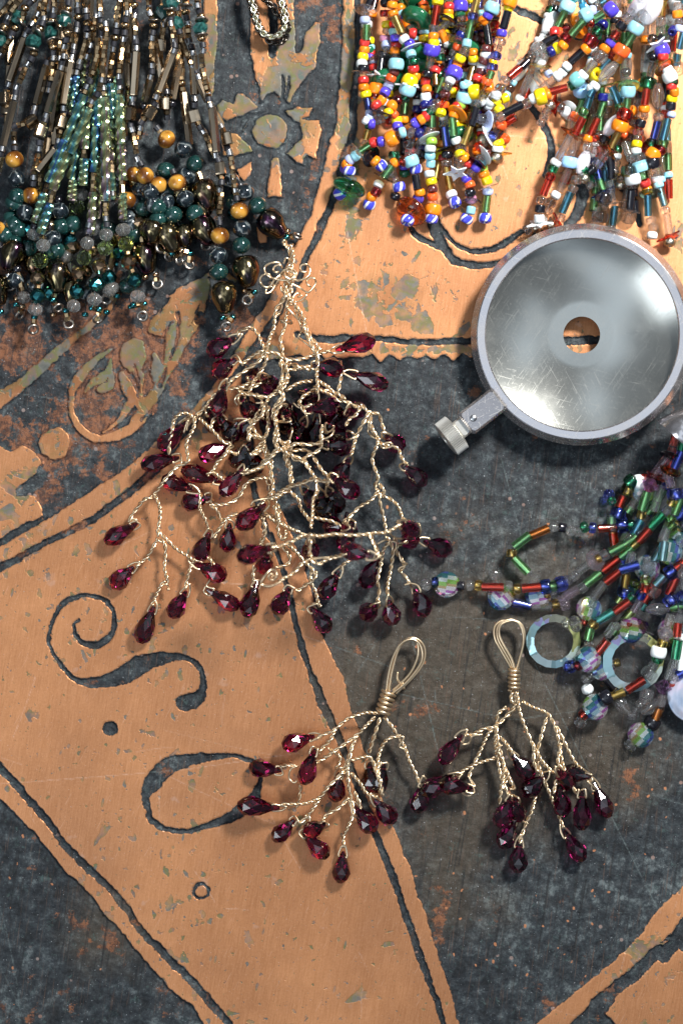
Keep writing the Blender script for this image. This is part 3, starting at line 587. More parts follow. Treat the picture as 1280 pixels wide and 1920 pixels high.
    if kind == 'nugget':
        rs = [(0.15, 0.5), (0.8, 0.35), (1.0, 0.0), (0.75, -0.38), (0.15, -0.5)]; vs, fs = lathe(rs[::-1], 9); rr = random.Random(5)
        return ([(x * rr.uniform(.75, 1.15), y * rr.uniform(.75, 1.15), z * rr.uniform(.8, 1.1)) for x, y, z in vs], fs), False, None
    if kind == 'cube':
        vs, fs = [], []; N = 12
        for z, k in ((-0.5, 0.2), (-0.5, 0.88), (-0.42, 1.0), (0.42, 1.0), (0.5, 0.88), (0.5, 0.2)):
            for j in range(N):
                a = 2 * math.pi * j / N; r = 1.0 / max(abs(c(a + 0.26)), abs(s(a + 0.26))) * 0.86; r = min(r, 1.08) * k; vs.append((r * c(a), r * s(a), z))
        for i in range(6):
            a, b = i * N, ((i + 1) % 6) * N
            for j in range(N): k = (j + 1) % N; fs.append((a + j, a + k, b + k, b + j))
        return (vs, fs), True, math.radians(30)
    if kind == 'ring':
        vs, fs = torus(0.78, 0.24, 20, 8)
        return (vs, fs), True, None
    if kind == 'melon':
        vs, fs = [], []; N = 20; zs = [0.5, 0.44, 0.3, 0.1, -0.1, -0.3, -0.44, -0.5]; rs = [0.2, 0.6, 0.88, 1, 1, 0.88, 0.6, 0.2]
        for z, r in zip(zs, rs):
            for j in range(N): a = 2 * math.pi * j / N; q = r * (0.9 + 0.1 * c(5 * a * 2)); vs.append((q * c(a), q * s(a), z))
        for i in range(8):
            a, b = i * N, ((i + 1) % 8) * N
            for j in range(N): k = (j + 1) % N; fs.append((b + j, b + k, a + k, a + j))
        return (vs, fs), True, None
def torus(R, r, N, M):
    vs = [((R + r * math.cos(2 * math.pi * j / M)) * math.cos(2 * math.pi * i / N), (R + r * math.cos(2 * math.pi * j / M)) * math.sin(2 * math.pi * i / N), r * math.sin(2 * math.pi * j / M)) for i in range(N) for j in range(M)]
    return vs, [(i * M + j, ((i + 1) % N) * M + j, ((i + 1) % N) * M + (j + 1) % M, i * M + (j + 1) % M) for i in range(N) for j in range(M)]
def bead_mesh(kind, mat):
    k = (kind, mat)
    if k not in MESH:
        (vs, fs), sm, au = bead_shape(kind)
        MESH[k] = mesh(f'{kind}_{MAT[mat].name}', vs, fs, mat, sm, au)
        if kind in ('facet',):
            pass
        if kind in ('bugle', 'seed', 'cyl') and mat in ('R', 'G', 'DG', 'A', 'B', 'T', 'DR', 'OR', 'LB', 'OL', 'TQ', 'AD'):
            m = MESH[k]; m.materials.append(MAT['lining']); last = len(m.polygons) - {'bugle': 14, 'seed': 18, 'cyl': 16}[kind]
            for p in m.polygons[last:]: p.material_index = 1
    return MESH[k]

# kind code: (object name, shape, radius, length or None for a tube that fills its gap)
TYPES = dict(
    s=('seed_bead', 'seed', 10.5, 14), S=('large_seed_bead', 'seed', 15.5, 23), t=('seed_bead', 'seed', 8.5, 12), q=('square_bead', 'cyl', 9.5, 15), b=('bugle_bead', 'bugle', 7.6, None),
    d=('disc_bead', 'disc', 21, 4), D=('lens_bead', 'lens', 32, 30), T=('star_bead', 'star', 25, 3), p=('pearl_bead', 'melon', 11, 17), P=('spindle_bead', 'spindle', 12, 50), W=('spindle_bead', 'spindle', 18, 66),
    e=('striped_bead', 'seed', 12.5, 18), h=('hex_tube_bead', 'hex', 8.2, None), x=('cube_bead', 'cube', 11.5, 25), y=('twisted_tube_bead', 'twist', 9.5, None), B=('stone_bead', 'ball', 17.5, 33),
    v=('drop_bead', 'drop', 26, 63), V=('drop_bead', 'drop', 20, 46), f=('faceted_bead', 'facet', 15.5, 28), o=('glass_ball_bead', 'ball', 13.5, 25), r=('end_ring', 'ring', 11, 11), z=('spacer_disc', 'disc', 12.5, 6),
    n=('turquoise_nugget', 'nugget', 15.5, 26), u=('gold_ball_bead', 'ball', 8.3, 13), c=('tube_bead', 'bugle', 6.4, 9.5), a=('tiny_bead', 'seed', 6.5, 9), g=('gold_seed_bead', 'hex', 5.9, 7.6),
    C=('round_crystal', 'coin', 25, 22), X=('bicone_crystal', 'bicone', 17, 28), m=('clear_end_bead', 'melon', 12, 20), G=('wide_bugle_bead', 'bugle', 8.6, None))

def tube(pts, r, n=6, cap=True):
    """tube round a polyline of Vectors (metres); r a radius or a list"""
    vs, fs = [], []; N = len(pts); up = Vector((0.13, 0.21, 0.97)); prev = None
    for i, p in enumerate(pts):
        t = (pts[min(i + 1, N - 1)] - pts[max(i - 1, 0)])
        if t.length < 1e-12: t = Vector((0, 0, 1))
        t.normalize()
        a = (prev if prev is not None else t.cross(up)); a = a - t * a.dot(t)
        if a.length < 1e-6: a = t.orthogonal()
        a.normalize(); prev = a; b = t.cross(a); rr = r[i] if isinstance(r, (list, tuple)) else r
        for j in range(n): q = 2 * math.pi * j / n; vs.append(p + (a * math.cos(q) + b * math.sin(q)) * rr)
    for i in range(N - 1):
        for j in range(n): k = (j + 1) % n; fs.append((i * n + j, i * n + k, (i + 1) * n + k, (i + 1) * n + j))
    if cap: fs.append(tuple(range(n))[::-1]); fs.append(tuple((N - 1) * n + j for j in range(n)))
    return vs, fs
class Acc:
    def __init__(s): s.v, s.f = [], []
    def add(s, vf):
        o = len(s.v); s.v += list(vf[0]); s.f += [tuple(i + o for i in f) for f in vf[1]]
    def obj(s, name, mat, parent, sm=True, auto=None):
        c = PW(parent).inverted() if parent else Matrix.Identity(4)
        return link(name, mesh(name, [c @ Vector(q) for q in s.v], s.f, mat, sm, auto), parent)

def frame(loc, d, sx, sz, roll=None, sy=None):
    q = d.to_track_quat('Z', 'Y').to_matrix().to_4x4()
    rl = Matrix.Rotation(rng.uniform(0, 6.28) if roll is None else roll, 4, 'Z')
    return Matrix.Translation(loc) @ q @ rl @ Matrix.Diagonal((sx, sy or sx, sz, 1))

def parse(s, crop):
    ox, oy, k = crop; t = s.split(); out = []
    for i in range(0, len(t), 3): out.append((ox + float(t[i]) / k, oy + float(t[i + 1]) / k, t[i + 2]))
    return out

def strand(parent, items, z, filler=None, thread='w', zend=None, rs=1.0, sag=None):
    """items: (x, y, code) down the strand; z height of its beads, zend height at its last bead; filler: codes that fill gaps"""
    N = len(items); zend = z if zend is None else zend
    its = []
    for i, (x, y, c) in enumerate(items):
        f = i / max(1, N - 1); zz = z + (zend - z) * f + 5 * math.sin(i * 1.3 + x)
        its.append([P(x, y, zz), c, zz])
    tp = [TYPES[c[0]] for _, c, _ in its]
    def dist(i, j): return (its[i][0] - its[j][0]).length / U
    lens = []
    for i, (_, c, _) in enumerate(its):
        L = tp[i][3]
        if L is None:
            g = []
            for j in (i - 1, i + 1):
                if 0 <= j < N:
                    lj = tp[j][3]
                    g.append(dist(i, j) - (lj / 2 * rs if lj is not None else dist(i, j) / 2) - 0.5)
            L = (g[0] + g[1]) if len(g) == 2 else (2 * g[0] if g else 36)
            if len(g) == 2: L = min(L, 2 * max(g))
            L = max(12, min(L, 200))
            L = L / rs
        lens.append(L * rs)
    # thread
    pts = [its[0][0]] + [q[0] for q in its] + [its[-1][0]]
    sm = [Vector(q) for q in smooth([tuple(q) for q in pts[1:-1]], 4)] if N > 1 else pts[:2]
    A = Acc(); A.add(tube(sm, 0.9 * U, 5)); me_ = A.obj('strand', 'C' if thread == 'w' else 'k', parent)
    def put(loc, d, code, L):
        nm, shp, R, _ = TYPES[code[0]]; R = R * rs
        if code[0] not in 'dDTzrCxv': R *= rng.uniform(0.93, 1.06)
        key = code[1:] or 'w'
        if shp == 'coin':
            # lies flat on its side: drilled along x
            m = Matrix.Translation(loc) @ (Matrix.Rotation(math.atan2(d.y, d.x) + math.pi / 2, 4, 'Z')) @ Matrix.Rotation(rng.uniform(-.35, .35), 4, 'X') @ Matrix.Diagonal((R * U, R * U, L * U, 1))
        elif shp == 'ring':
            m = Matrix.Translation(loc) @ Matrix.Rotation(rng.uniform(0, 3), 4, 'Z') @ Matrix.Rotation(rng.uniform(0.2, 1.2), 4, 'X') @ Matrix.Diagonal((R * U, R * U, R * U, 1))
        else:
            dd = d + Vector((rng.uniform(-1, 1), rng.uniform(-1, 1), rng.uniform(-1, 1))) * (0.02 if shp in ('bugle', 'hex', 'twist') else 0.09)
            if shp in ('disc', 'star', 'lens'): dd = dd + Vector((rng.uniform(-.25, .25), rng.uniform(-.25, .25), 0.35))
            m = frame(loc, dd.normalized(), R * U, L * U * (0.97 if tp else 1))
        o = link(nm, bead_mesh(shp, key), me_, m)
        return o
    for i in range(N):
        a = its[max(i - 1, 0)][0]; b = its[min(i + 1, N - 1)][0]
        L = lens[i]
        if TYPES[its[i][1][0]][3] is None and N > 1:
            # a stiff tube spans between its neighbours' ends
            d = (b - a)
        else: d = (b - a)
        if d.length < 1e-9: d = Vector((0, 1, 0))
        put(its[i][0], d.normalized(), its[i][1], L)
        if filler and i + 1 < N:
            g0 = dist(i, i + 1) - (lens[i] + lens[i + 1]) / 2
            p0, p1 = its[i][0], its[i + 1][0]; dd = (p1 - p0); T = dd.length / U; dd.normalize()
            pos = lens[i] / 2
            fl = filler if isinstance(filler, list) else [filler]
            while g0 > 5:
                cde = fl[rng.randrange(len(fl))]; Lf = TYPES[cde[0]][3] * rs
                if g0 < Lf * 0.7: break
                nfit = max(1, round(g0 / Lf)); st = g0 / nfit
                put(p0 + dd * (pos + st / 2) * U, dd, cde, min(Lf, st) if nfit == 1 else Lf * 0.98)
                pos += st; g0 -= st
    return me_
# ---------------------------------------------------------------- bright seed bead tassel, left half
cA, cF, cG = (640, 0, 4.0), (600, 0, 3.765), (600, 200, 3.765)
cR, cQ, cB = (920, 0, 3.556), (920, 200, 3.556), (1000, 0, 4.571)
RND = ['sr', 'so', 'sy', 'sw', 'slb', 'sv', 'sk', 'sC', 'sbr', 'sg', 'sro', 'sn', 'sDR', 'tC', 'slv', 'sB']
def bright(parent, lst, seed_fill):
    for crop, z, ze, s in lst: strand(parent, parse(s, crop), z, filler=seed_fill, zend=ze)
def many(parent, seed, bases, n, codes, filler, thread='w', rs=1.0):
    """strands deeper in the bundle, partly seen between the ones on top"""
    r = random.Random(seed)
    for (x0, y0, x1, y1, z0, z1) in bases:
        for q in range(n):
            ax, bx = x0 + r.uniform(-14, 14), x1 + r.uniform(-16, 16); ay, by = y0, y1 + r.uniform(-25, 10)
            L = math.hypot(bx - ax, by - ay); k = int(L / 26) + 2; it = []
            w1, w2 = r.uniform(4, 14), r.uniform(0, 6)
            for i in range(k):
                f = i / (k - 1); it.append((ax + (bx - ax) * f + w1 * math.sin(f * 5 + w2), ay + (by - ay) * f, r.choice(codes)))
            strand(parent, it, z0, filler=filler, zend=z1, thread=thread, rs=rs)

tl = thing('bead_tassel', 'bright opaque seed bead tassel with blue and white striped bead ends', 'bead tassel', P(800, 100, 0))
bright(tl, [
 (cA, 46, 30, "240 -60 bk 215 15 bk 178 75 dSM 175 150 slv 188 240 bG 172 320 sr 170 375 so 160 425 sy 152 478 sw 165 512 sk 152 545 dC 163 600 sr 166 655 so 182 705 sy 200 790 bB 208 850 tlv 195 900 sro 205 945 tg 190 1010 bA 172 1060 tC"),
 (cA, 70, 52, "405 -30 so 380 38 so 385 100 so 425 185 bA 468 292 sw 510 328 sv 522 352 dw 520 405 slb 545 460 sDG 538 515 sr 552 568 so 510 610 Sy 495 672 Slb 500 640 Tw 475 738 tDG 420 755 sDR 378 790 so"),
 (cA, 40, 30, "325 -40 bR 330 20 sk 328 100 sDR 340 185 sy 338 235 tC 325 290 sm 335 335 slv 330 372 tC 310 408 sk 300 445 dC 292 500 bk 285 580 Tw 262 668 So 250 720 tR"),
 (cA, 48, 44, "390 180 tDR 392 235 slb 403 285 sv 410 335 sr 400 382 so 402 422 qC 410 482 Slb 392 540 sbr 370 585 sro 352 612 dC 350 648 slv 325 692 sv 300 752 qo 262 790 sr"),
 (cA, 78, 50, "722 -60 bR 720 12 sy 705 115 bR 690 215 qC 688 272 so 690 320 sy 676 374 Sv 665 462 bC 643 555 sk 628 612 qr 637 668 so 630 720 sw 650 775 qn"),
 (cA, 34, 30, "600 -40 sbr 612 18 sro 622 60 so 612 98 sy 560 150 Dg 535 250 sr 470 130 bo 440 60 so"),
 (cA, 60, 46, "800 -40 sg 806 50 sr 800 92 so 795 130 sy 790 155 dk 765 195 bC 690 260 tw 760 270 bo 735 350 tk 740 430 sDG 725 500 sDR 700 530 sr 705 600 bA"),
 (cA, 70, 60, "1020 -60 sy 1005 35 bA 983 122 sB 962 215 bG 938 325 qlb 920 388 qC 888 437 sy 865 487 qo 843 546 Sv 814 602 sw 788 648 sC 775 705 sbr"),
 (cA, 58, 44, "880 -50 sg 888 45 Sv 885 100 sg 900 140 tC 920 195 dC 895 265 sn 860 300 dC 870 350 sro 835 400 tC 800 450 tk 810 500 bB 740 640 bG 715 720 tB"),
 (cA, 66, 54, "1150 -60 tC 1135 5 tC 1130 60 Slb 1097 115 sv 1062 155 so 1050 185 dA 1095 265 bk 1080 368 sbr 1080 412 sw 1065 455 sbr 1052 498 sw 1045 540 sbr 1020 588 sr"),
 (cA, 82, 66, "1275 -30 so 1258 15 So 1250 58 sy 1228 150 bk 1200 248 sv 1190 312 sC 1172 362 tC 1155 418 sB 1130 500 sB 1115 565 bG 1088 612 sro 1098 652 so"),
 (cA, 44, 40, "985 395 so 988 440 sy 990 465 sw 970 560 bA 945 630 slb 920 672 qn 922 725 Slb 892 768 slm"),
 # lower halves
 (cF, 62, 20, "640 935 tC 580 935 slb 503 980 So 430 1000 sv 376 1005 sr 320 1045 bG 268 1075 dC 248 1102 slb 210 1128 slv 187 1162 so 172 1192 tv"),
 (cG, 26, 24, "205 455 estripe 205 570 DDG 138 615 estripe"),
 (cF, 56, 50, "395 740 sr 445 800 dk 350 830 tlv 420 850 sC 362 872 sv 320 850 tw"), (cF, 62, 50, "505 750 so 480 792 sy 525 810 tro 540 848 sy 545 890 sv"),
 (cG, 34, 26, "360 350 dk 390 385 so 430 415 estripe"), (cG, 38, 20, "590 385 sR 525 396 so 478 458 bG 445 500 dA 412 548 sw 395 602 qDR 362 636 so 347 690 estripe"),
 (cG, 30, 20, "520 340 sDG 505 480 sC 555 565 estripe 530 632 sk"),
 (cG, 44, 24, "640 210 sGR 622 268 sGR 635 322 sC 642 384 Slb 675 440 estripe 680 535 bk 702 605 so 690 655 tC"), (cG, 26, 34, "690 650 sv 640 738 DAD 615 802 estripe"),
 (cF, 58, 50, "745 690 sw 740 735 sn 790 770 tC 748 820 sr 712 845 so 672 870 sv 640 900 dC 700 940 sn"),
 (cF, 66, 50, "790 745 tC 822 730 tC 850 710 dOR 862 742 sro 850 795 sy"),
 (cF, 50, 22, "775 790 tg 790 855 bG 772 930 qC 768 964 dw 785 998 slm 776 1050 sw 774 1102 slb 779 1158 slb 770 1000 slb"[:0] or "775 790 tg 790 855 bG 772 930 qC 768 964 dw 785 998 slm 776 1050 sw 774 1100 slb 779 1155 qlb 771 1228 sw 784 1282 sy 790 1335 sbr 792 1388 sro 800 1428 tPK 795 1478 So 785 1545 estripe"),
 (cF, 56, 46, "1015 600 tlb 1018 690 Slb 992 738 slm 965 756 sr 968 800 do 945 810 so 936 895 bG 960 992 sw 982 1042 qC 985 1085 sy 1015 1112 so 1040 1152 sr"),
 (cF, 40, 20, "868 870 tGR 885 965 bB 893 1050 dk 895 1092 sk 890 1152 sC 905 1258 bA 925 1372 sw 950 1430 estripe"),
 (cG, 44, 18, "1150 340 dw 1100 395 dk 1098 430 sv 1030 508 sv 1055 552 sro 1058 605 sk 1065 652 sm 1060 682 dGR 1062 732 qlb 1032 792 estripe"),
 (cG, 40, 18, "1130 345 tC 1140 392 slb 1152 436 tlm 1155 478 so 1175 522 qy 1183 568 dC 1182 598 slv 1174 685 bG 1163 788 estripe"),
 (cG, 46, 40, "1190 -10 sw 1130 -40 sw 1075 90 bk 1030 200 bA 1000 300 tC 985 380 PC"), (cG, 36, 40, "1000 330 PC 960 470 Tw"),
 (cG, 44, 44, "1300 -60 qy 1240 -30 sy 1262 20 sy"), (cF, 60, 50, "1175 565 sro 1182 610 so 1240 665 sw 1200 720 sw"), (cF, 60, 56, "1090 650 Sy 1170 640 dA 1138 682 qC 1098 730 qC 1082 825 bk 1035 960 bA"),
 (cF, 48, 36, "1180 960 dw 1140 985 ppearlg 1215 965 qB 1258 1010 sy 1250 1050 sw 1245 1110 ppearlg"), (cF, 56, 50, "1280 820 qC 1225 822 tC 1180 860 dlv 1140 840 sGR 1115 835 tC"),
 (cF, 44, 40, "1275 880 sro 1255 930 sGR 1120 1040 sR 1110 1060 so 1170 1075 sbr"),
], ['tC', 'tC'])
many(tl, 11, [(700, -25, 690, 180, 18, 14), (740, -25, 725, 240, 20, 14), (770, -25, 770, 330, 22, 14), (815, -25, 800, 300, 24, 14), (850, -25, 830, 320, 20, 14), (880, -25, 850, 290, 22, 16), (910, -25, 895, 300, 18, 14), (930, -25, 900, 220, 30, 20)], 2, ['so', 'sr', 'sy', 'sg', 'sk', 'bk', 'bB', 'sn', 'bA', 'bG', 'sDR', 'sbr', 'slb', 'Dg', 'dA', 'sw', 'bC'], RND)

# ---------------------------------------------------------------- bright seed bead tassel, right half
tr = thing('bead_tassel', 'bright glass tube bead tassel with pearl ends, just above the chrome mirror', 'bead tassel', P(1150, 100, 0))
bright(tr, [
 (cB, 52, 50, "330 -40 Stq 288 58 Slb 235 165 bG 178 272 qr 245 300 sC 130 345 bk 48 425 SC"),
 (cR, 44, 56, "300 325 sC 250 388 sGR 225 428 bk 155 482 bR 92 540 sC 62 590 sGR 30 640 sw"),
 (cB, 80, 56, "700 -10 sC 660 80 Sv 552 145 bG 490 190 tR 445 130 Slb 372 240 bG 272 325 sDR 250 388 so 200 412 sy 146 442 sn 80 480 tC 60 560 dA 60 550 sw 125 630 tlv"),
 (cB, 44, 40, "380 170 So 390 260 So 430 60 slb 500 95 slv 540 50 qC 590 20 bT"),
 (cB, 74, 58, "590 210 sn 545 270 sDG 485 352 SDR 445 420 so 365 485 bk 282 570 sw 242 622 sw 200 655 sw 110 725 bC"),
 (cR, 52, 40, "345 560 bC 270 470 sC 235 560 bC 190 655 tw"),
 (cB, 86, 58, "870 60 tC 800 150 qC 750 222 qk 700 300 qR 655 370 sv 605 418 so 562 482 SC 482 575 bC 422 642 sw 370 682 Stq 330 726 qDG 205 770 bR 95 790 so 50 808 sy"),
 (cR, 66, 52, "375 630 so 330 645 Sy 280 657 sw 240 690 qC 145 727 bk 62 780 qC 5 782 qC -60 800 tC"),
 (cR, 34, 22, "130 800 bR 75 835 sro 45 880 sGR -5 910 qB"), (cR, 30, 16, "90 925 sro 68 965 sy 48 995 sw 50 1025 TA 42 1058 ppearlg"),
 (cR, 40, 24, "330 820 tC 395 700 ppearlg 420 700 TR 465 715 sGR 495 745 sw 520 740 dw"),
 (cB, 104, 60, "940 -10 tC 900 70 Wpearl 800 148 qC"), (cB, 104, 70, "1030 -40 tC 1015 75 Wpearl 935 150 SC 870 242 Slb 822 342 bG 750 435 Sro 730 500 qo 640 610 Plens_frost 520 738 sw 490 800 bT"),
 (cR, 66, 26, "665 585 tw 652 665 bT 612 745 sG 585 840 bR 540 888 TOR 485 985 bC 430 1085 sw 410 1125 sDG 395 1178 sR 365 1250 bR 335 1338 sGR 325 1392 qk 320 1455 qw 318 1490 Tw 300 1520 ppearlg"),
 (cR, 56, 24, "745 650 qn 738 725 bG 685 845 bR 645 925 so 645 985 sC 612 1085 Ppearl 570 1200 sC 545 1258 sC 500 1350 bT 462 1452 qC 450 1480 TR 400 1500 ppearlg"),
 (cQ, 36, 18, "560 60 sro 535 130 PC 545 240 bC 520 370 Sbs 485 490 bC 430 590 sw 395 640 sGR 375 690 sC 340 750 sC 240 820 sC"),
 (cR, 76, 20, "1160 -40 bA 1140 50 bA 1130 145 qC 1130 200 qC 1130 255 bk 1078 262 sGR 1110 300 Tw 1140 335 Sv 1145 378 sr 1150 420 so 1155 450 dOR 1178 468 sw 1190 510 Sw 1213 545 sDG 1202 575 sr 1220 612 qo 1204 656 sy 1198 708 qk 1200 765 tlv 1160 865 bT 1150 955 qG 1130 1000 sDR 1078 1030 So 1075 1085 Sk 1097 1132 SC 1100 1190 sw 1115 1232 slb 1140 1315 bLB 1160 1402 sC 1178 1500 bC 1185 1580 TR 1190 1615 ppearlg"),
 (cR, 84, 44, "880 330 tC 893 435 bC 895 485 sGR 918 575 dOL 912 608 Slb 905 690 bG 890 768 SR 858 840 So 818 945 bA 780 1000 TOR 742 1048 qC 710 1090 qC 672 1130 qk 640 1160 TDG 622 1190 ppearlg"),
 (cR, 60, 22, "1080 380 tk 1066 475 bGR 1045 552 SDG 1030 645 bR 1020 725 so 1012 770 sC 995 822 qk 980 882 sC 970 962 sy 966 1007 sw 980 1062 SC 992 1112 Slb 1014 1168 qG 1026 1220 sr 1040 1268 so 1060 1292 dT 1045 1372 bT 1064 1468 sC 1080 1515 sC 1072 1570 sw"),
 (cR, 44, 30, "800 560 TOL 830 640 bT 862 712 sG 870 770 tR 800 840 Ppearl 752 932 qk"), (cR, 34, 24, "600 600 Sbs 605 650 sg 590 720 bG 560 790 sro"),
 (cQ, 40, 16, "690 210 tR 700 290 sC 690 360 sB 712 450 bB 735 520 bG 750 575 TB 750 612 SGR 700 700 bC 725 732 SGR 690 775 qC"),
 (cQ, 50, 16, "905 280 bC 930 345 tC 920 430 SGR 945 482 Sw 938 522 sC 930 620 bk 922 690 dC 915 732 SC"),
 (cQ, 44, 14, "795 350 bk 800 430 bk 795 560 bC 830 642 dC 815 735 bT 800 815 tC"), (cR, 60, 34, "1110 640 PSM 1112 780 sC 1095 862 bB 1070 950 sDG 1062 985 SDR"),
 (cR, 48, 34, "1270 260 bT 1235 400 bT 1240 460 SC"), (cR, 64, 50, "1250 -20 sg 1240 95 qo 1260 190 slv 1210 205 qn 1285 140 sk"), (cR, 30, 20, "940 740 so 960 760 sC 935 870 so 890 900 tro 1000 930 TR 960 920 sGR"),
 (cQ, 30, 16, "870 450 TA 862 520 ppearlg"), (cR, 60, 50, "760 430 bT 700 500 Sy 735 440 so 790 400 sR"),
 (cR, 40, 40, "600 -10 bT 640 140 bGR 500 190 sDR 450 215 sro 700 190 sn 700 240 sg"),
], ['tC', 'tC'])
many(tr, 23, [(1040, -25, 960, 190, 22, 18), (1080, -25, 1000, 160, 26, 18), (1130, -25, 1080, 330, 26, 14), (1160, -25, 1120, 390, 28, 14), (1190, -25, 1150, 380, 26, 14), (1225, -25, 1190, 390, 30, 14), (1258, -25, 1240, 350, 26, 14), (1285, -25, 1200, 200, 40, 20)], 2, ['bC', 'bk', 'sC', 'so', 'bC', 'bGR', 'Pw', 'bR', 'bC', 'Plens_frost', 'sw', 'tlb', 'dC', 'bG', 'bC', 'bT', 'sDG', 'sC'], ['sC', 'sC', 'sw', 'sk', 'tC', 'tDR', 'sGR', 'sC'])

# ---------------------------------------------------------------- glass tube bead tassel at the lower right
tg = thing('bead_tassel', 'clear glass tube bead tassel with crystal rings and a looped strand', 'bead tassel', P(1230, 1080, 0))
cH, cK, cJ = (740, 950, 3.765), (940, 780, 3.765), (940, 1080, 3.657)
e3, e4, e5 = (1060, 780, 5.818), (1060, 960, 5.818), (1060, 1140, 5.818)
bright(tg, [
 (cH, 18, 36, "218 550 mC 284 535 sB 365 550 CAB 462 560 qk 526 555 sC 590 556 sA 690 568 GR 800 560 sC 862 582 sA 962 572 GR 1063 565 SB 1118 560 sG 1168 545 SB 1212 522 sC 1265 490 qC"),
 (cK, 36, 46, "450 1165 sC 515 1130 qC 590 1062 GC 672 1010 sC 660 1020 dPK 725 980 qC 810 938 GG 905 880 GG 960 830 tC"),
 (cH, 18, 30, "1235 165 sC 1180 148 qk 1120 145 qC 1018 180 GOR 895 242 GG 822 328 qA 888 412 GG 985 500 XC"),
 (cK, 34, 30, "488 808 sC 542 815 qC 582 785 sDG 640 790 sB 745 790 GR 850 770 SB 910 768 sDG 960 760 tC"),
 (cH, 16, 18, "705 480 mC 745 640 CAB 820 610 tA"), (cH, 14, 20, "815 655 tC 890 688 GB 1035 708 GC 1140 690 qA 1200 690 mPK"), (cH, 22, 16, "1125 610 sC 1010 630 CAB"),
 (cK, 30, 76, "420 1300 tPK 490 1250 GPK 572 1212 qC 642 1150 GG 765 1052 GR 880 960 GG 938 905 qA 1002 842 GR 1090 740 GDG 1165 672 qC 1200 608 qA 1225 552 SB 1180 445 GPK 1190 385 dOR 1242 310 GB 1275 200 GDG"),
 (cK, 44, 62, "640 1330 tC 682 1235 GC 780 1135 GR 900 1068 GB 1030 1065 XC 1108 960 GLB 1150 830 GC 1192 730 qOL 1238 640 GG 1262 560 tC"),
 (cK, 62, 40, "1255 120 tSM 1208 225 GSM 1188 285 dk 1118 360 GPK 1072 430 TR 1048 490 XPU 1005 600 GG 985 698 qA 952 790 GT 890 872 SC"),
 (cK, 30, 22, "968 468 Sw 912 462 SDG 895 520 SA 838 612 GR 820 692 SB 775 745 GG 795 885 GR 800 960 tC"), (cK, 24, 18, "775 600 tDG 755 555 mB"), (cK, 30, 26, "1000 520 CAB 930 620 GC 900 660 GG"),
 (e4, 56, 20, "790 700 GA 650 765 GA 648 870 SB 585 955 GOL 540 1080 GG 430 1060 tC"[:0] or "700 540 GC 650 750 GA 650 870 SB 588 955 GOL"), (e4, 58, 34, "720 930 tDG 612 1032 GR 430 1140 GTQ 300 1225 sA 255 1330 GG 245 1440 tC"),
 (e4, 74, 26, "880 520 tC 895 612 XC 865 735 qOL 872 822 qR 815 908 qB 778 1030 GPK 682 1130 GOL 570 1265 GG"), (e4, 30, 30, "960 800 GR 880 930 GR"), (e4, 26, 24, "750 780 tOL 790 800 tOL 720 880 GG"),
 (e5, 60, 22, "560 200 tC 490 240 GC 385 440 GR 240 560 CAB 140 625 sDR 45 640 eB"), (e4, 20, 20, "250 1060 CAB 200 1200 tR"),
 (e5, 58, 22, "1130 130 GC 1092 270 XC 1048 390 qA 1010 480 Sw 998 560 sDG 950 632 qC 908 715 SC 762 838 GR 562 942 GA 435 975 Sk 320 1080 CAB 190 1165 sR 158 1252 mC"),
 (e5, 52, 20, "1240 130 GC 1215 240 GR 1210 450 GDG 1150 670 GC 1060 860 XPU 1040 1010 GSM 1000 1150 GOR 940 1250 Sk 815 1385 CAB 700 1500 mC"), (e5, 24, 18, "560 600 tA 400 650 CAB 215 790 sC 235 885 mw"),
 (e4, 44, 40, "1275 560 GR 1215 600 GR 1145 660 SB 1020 750 GLB 950 860 SC"), (e4, 50, 36, "1290 650 SC 1160 810 GR 1140 955 SB 1280 940 SB"), (e4, 40, 40, "1000 1060 PC 1170 1040 GG 1290 1010 GG"),
 (e4, 60, 60, "1150 160 sOL 1180 130 dTQ 1090 210 GC 1060 430 GLB"), (e4, 34, 40, "1280 150 SB 1200 170 SA 1250 330 SC 1150 290 CAB 1130 430 CAB"),
 (e5, 18, 18, "520 870 Gk 410 740 tC 360 600 GA"), (e5, 30, 24, "1290 700 GB 1180 760 tC 1150 830 tR"), (e5, 26, 20, "880 960 SC 860 1030 mC 800 1060 sC 720 1170 qC 600 1050 PC"), (e5, 30, 26, "930 1080 PC 1060 1000 PC"),
 (e5, 30, 30, "820 200 XPU 700 240 CAB 700 180 tR"), (e3, 50, 44, "1200 200 GR 1150 480 GR"), (e3, 40, 36, "1260 460 GB 1100 600 GPK 1000 900 GC"), (e4, 26, 24, "500 120 GC 520 300 GOR"), (e5, 34, 34, "1290 200 SC 1270 480 Gw"),
], ['tC', 'tA'])
many(tg, 31, [(1275, 860, 1180, 1080, 18, 14), (1290, 900, 1200, 1130, 24, 14), (1300, 960, 1190, 1180, 20, 14), (1300, 1050, 1240, 1240, 26, 14)], 1, ['GC', 'GR', 'GG', 'GB', 'SC', 'GPK', 'sA', 'XC', 'GTQ', 'CAB'], ['tC', 'tB', 'tA', 'tR'])
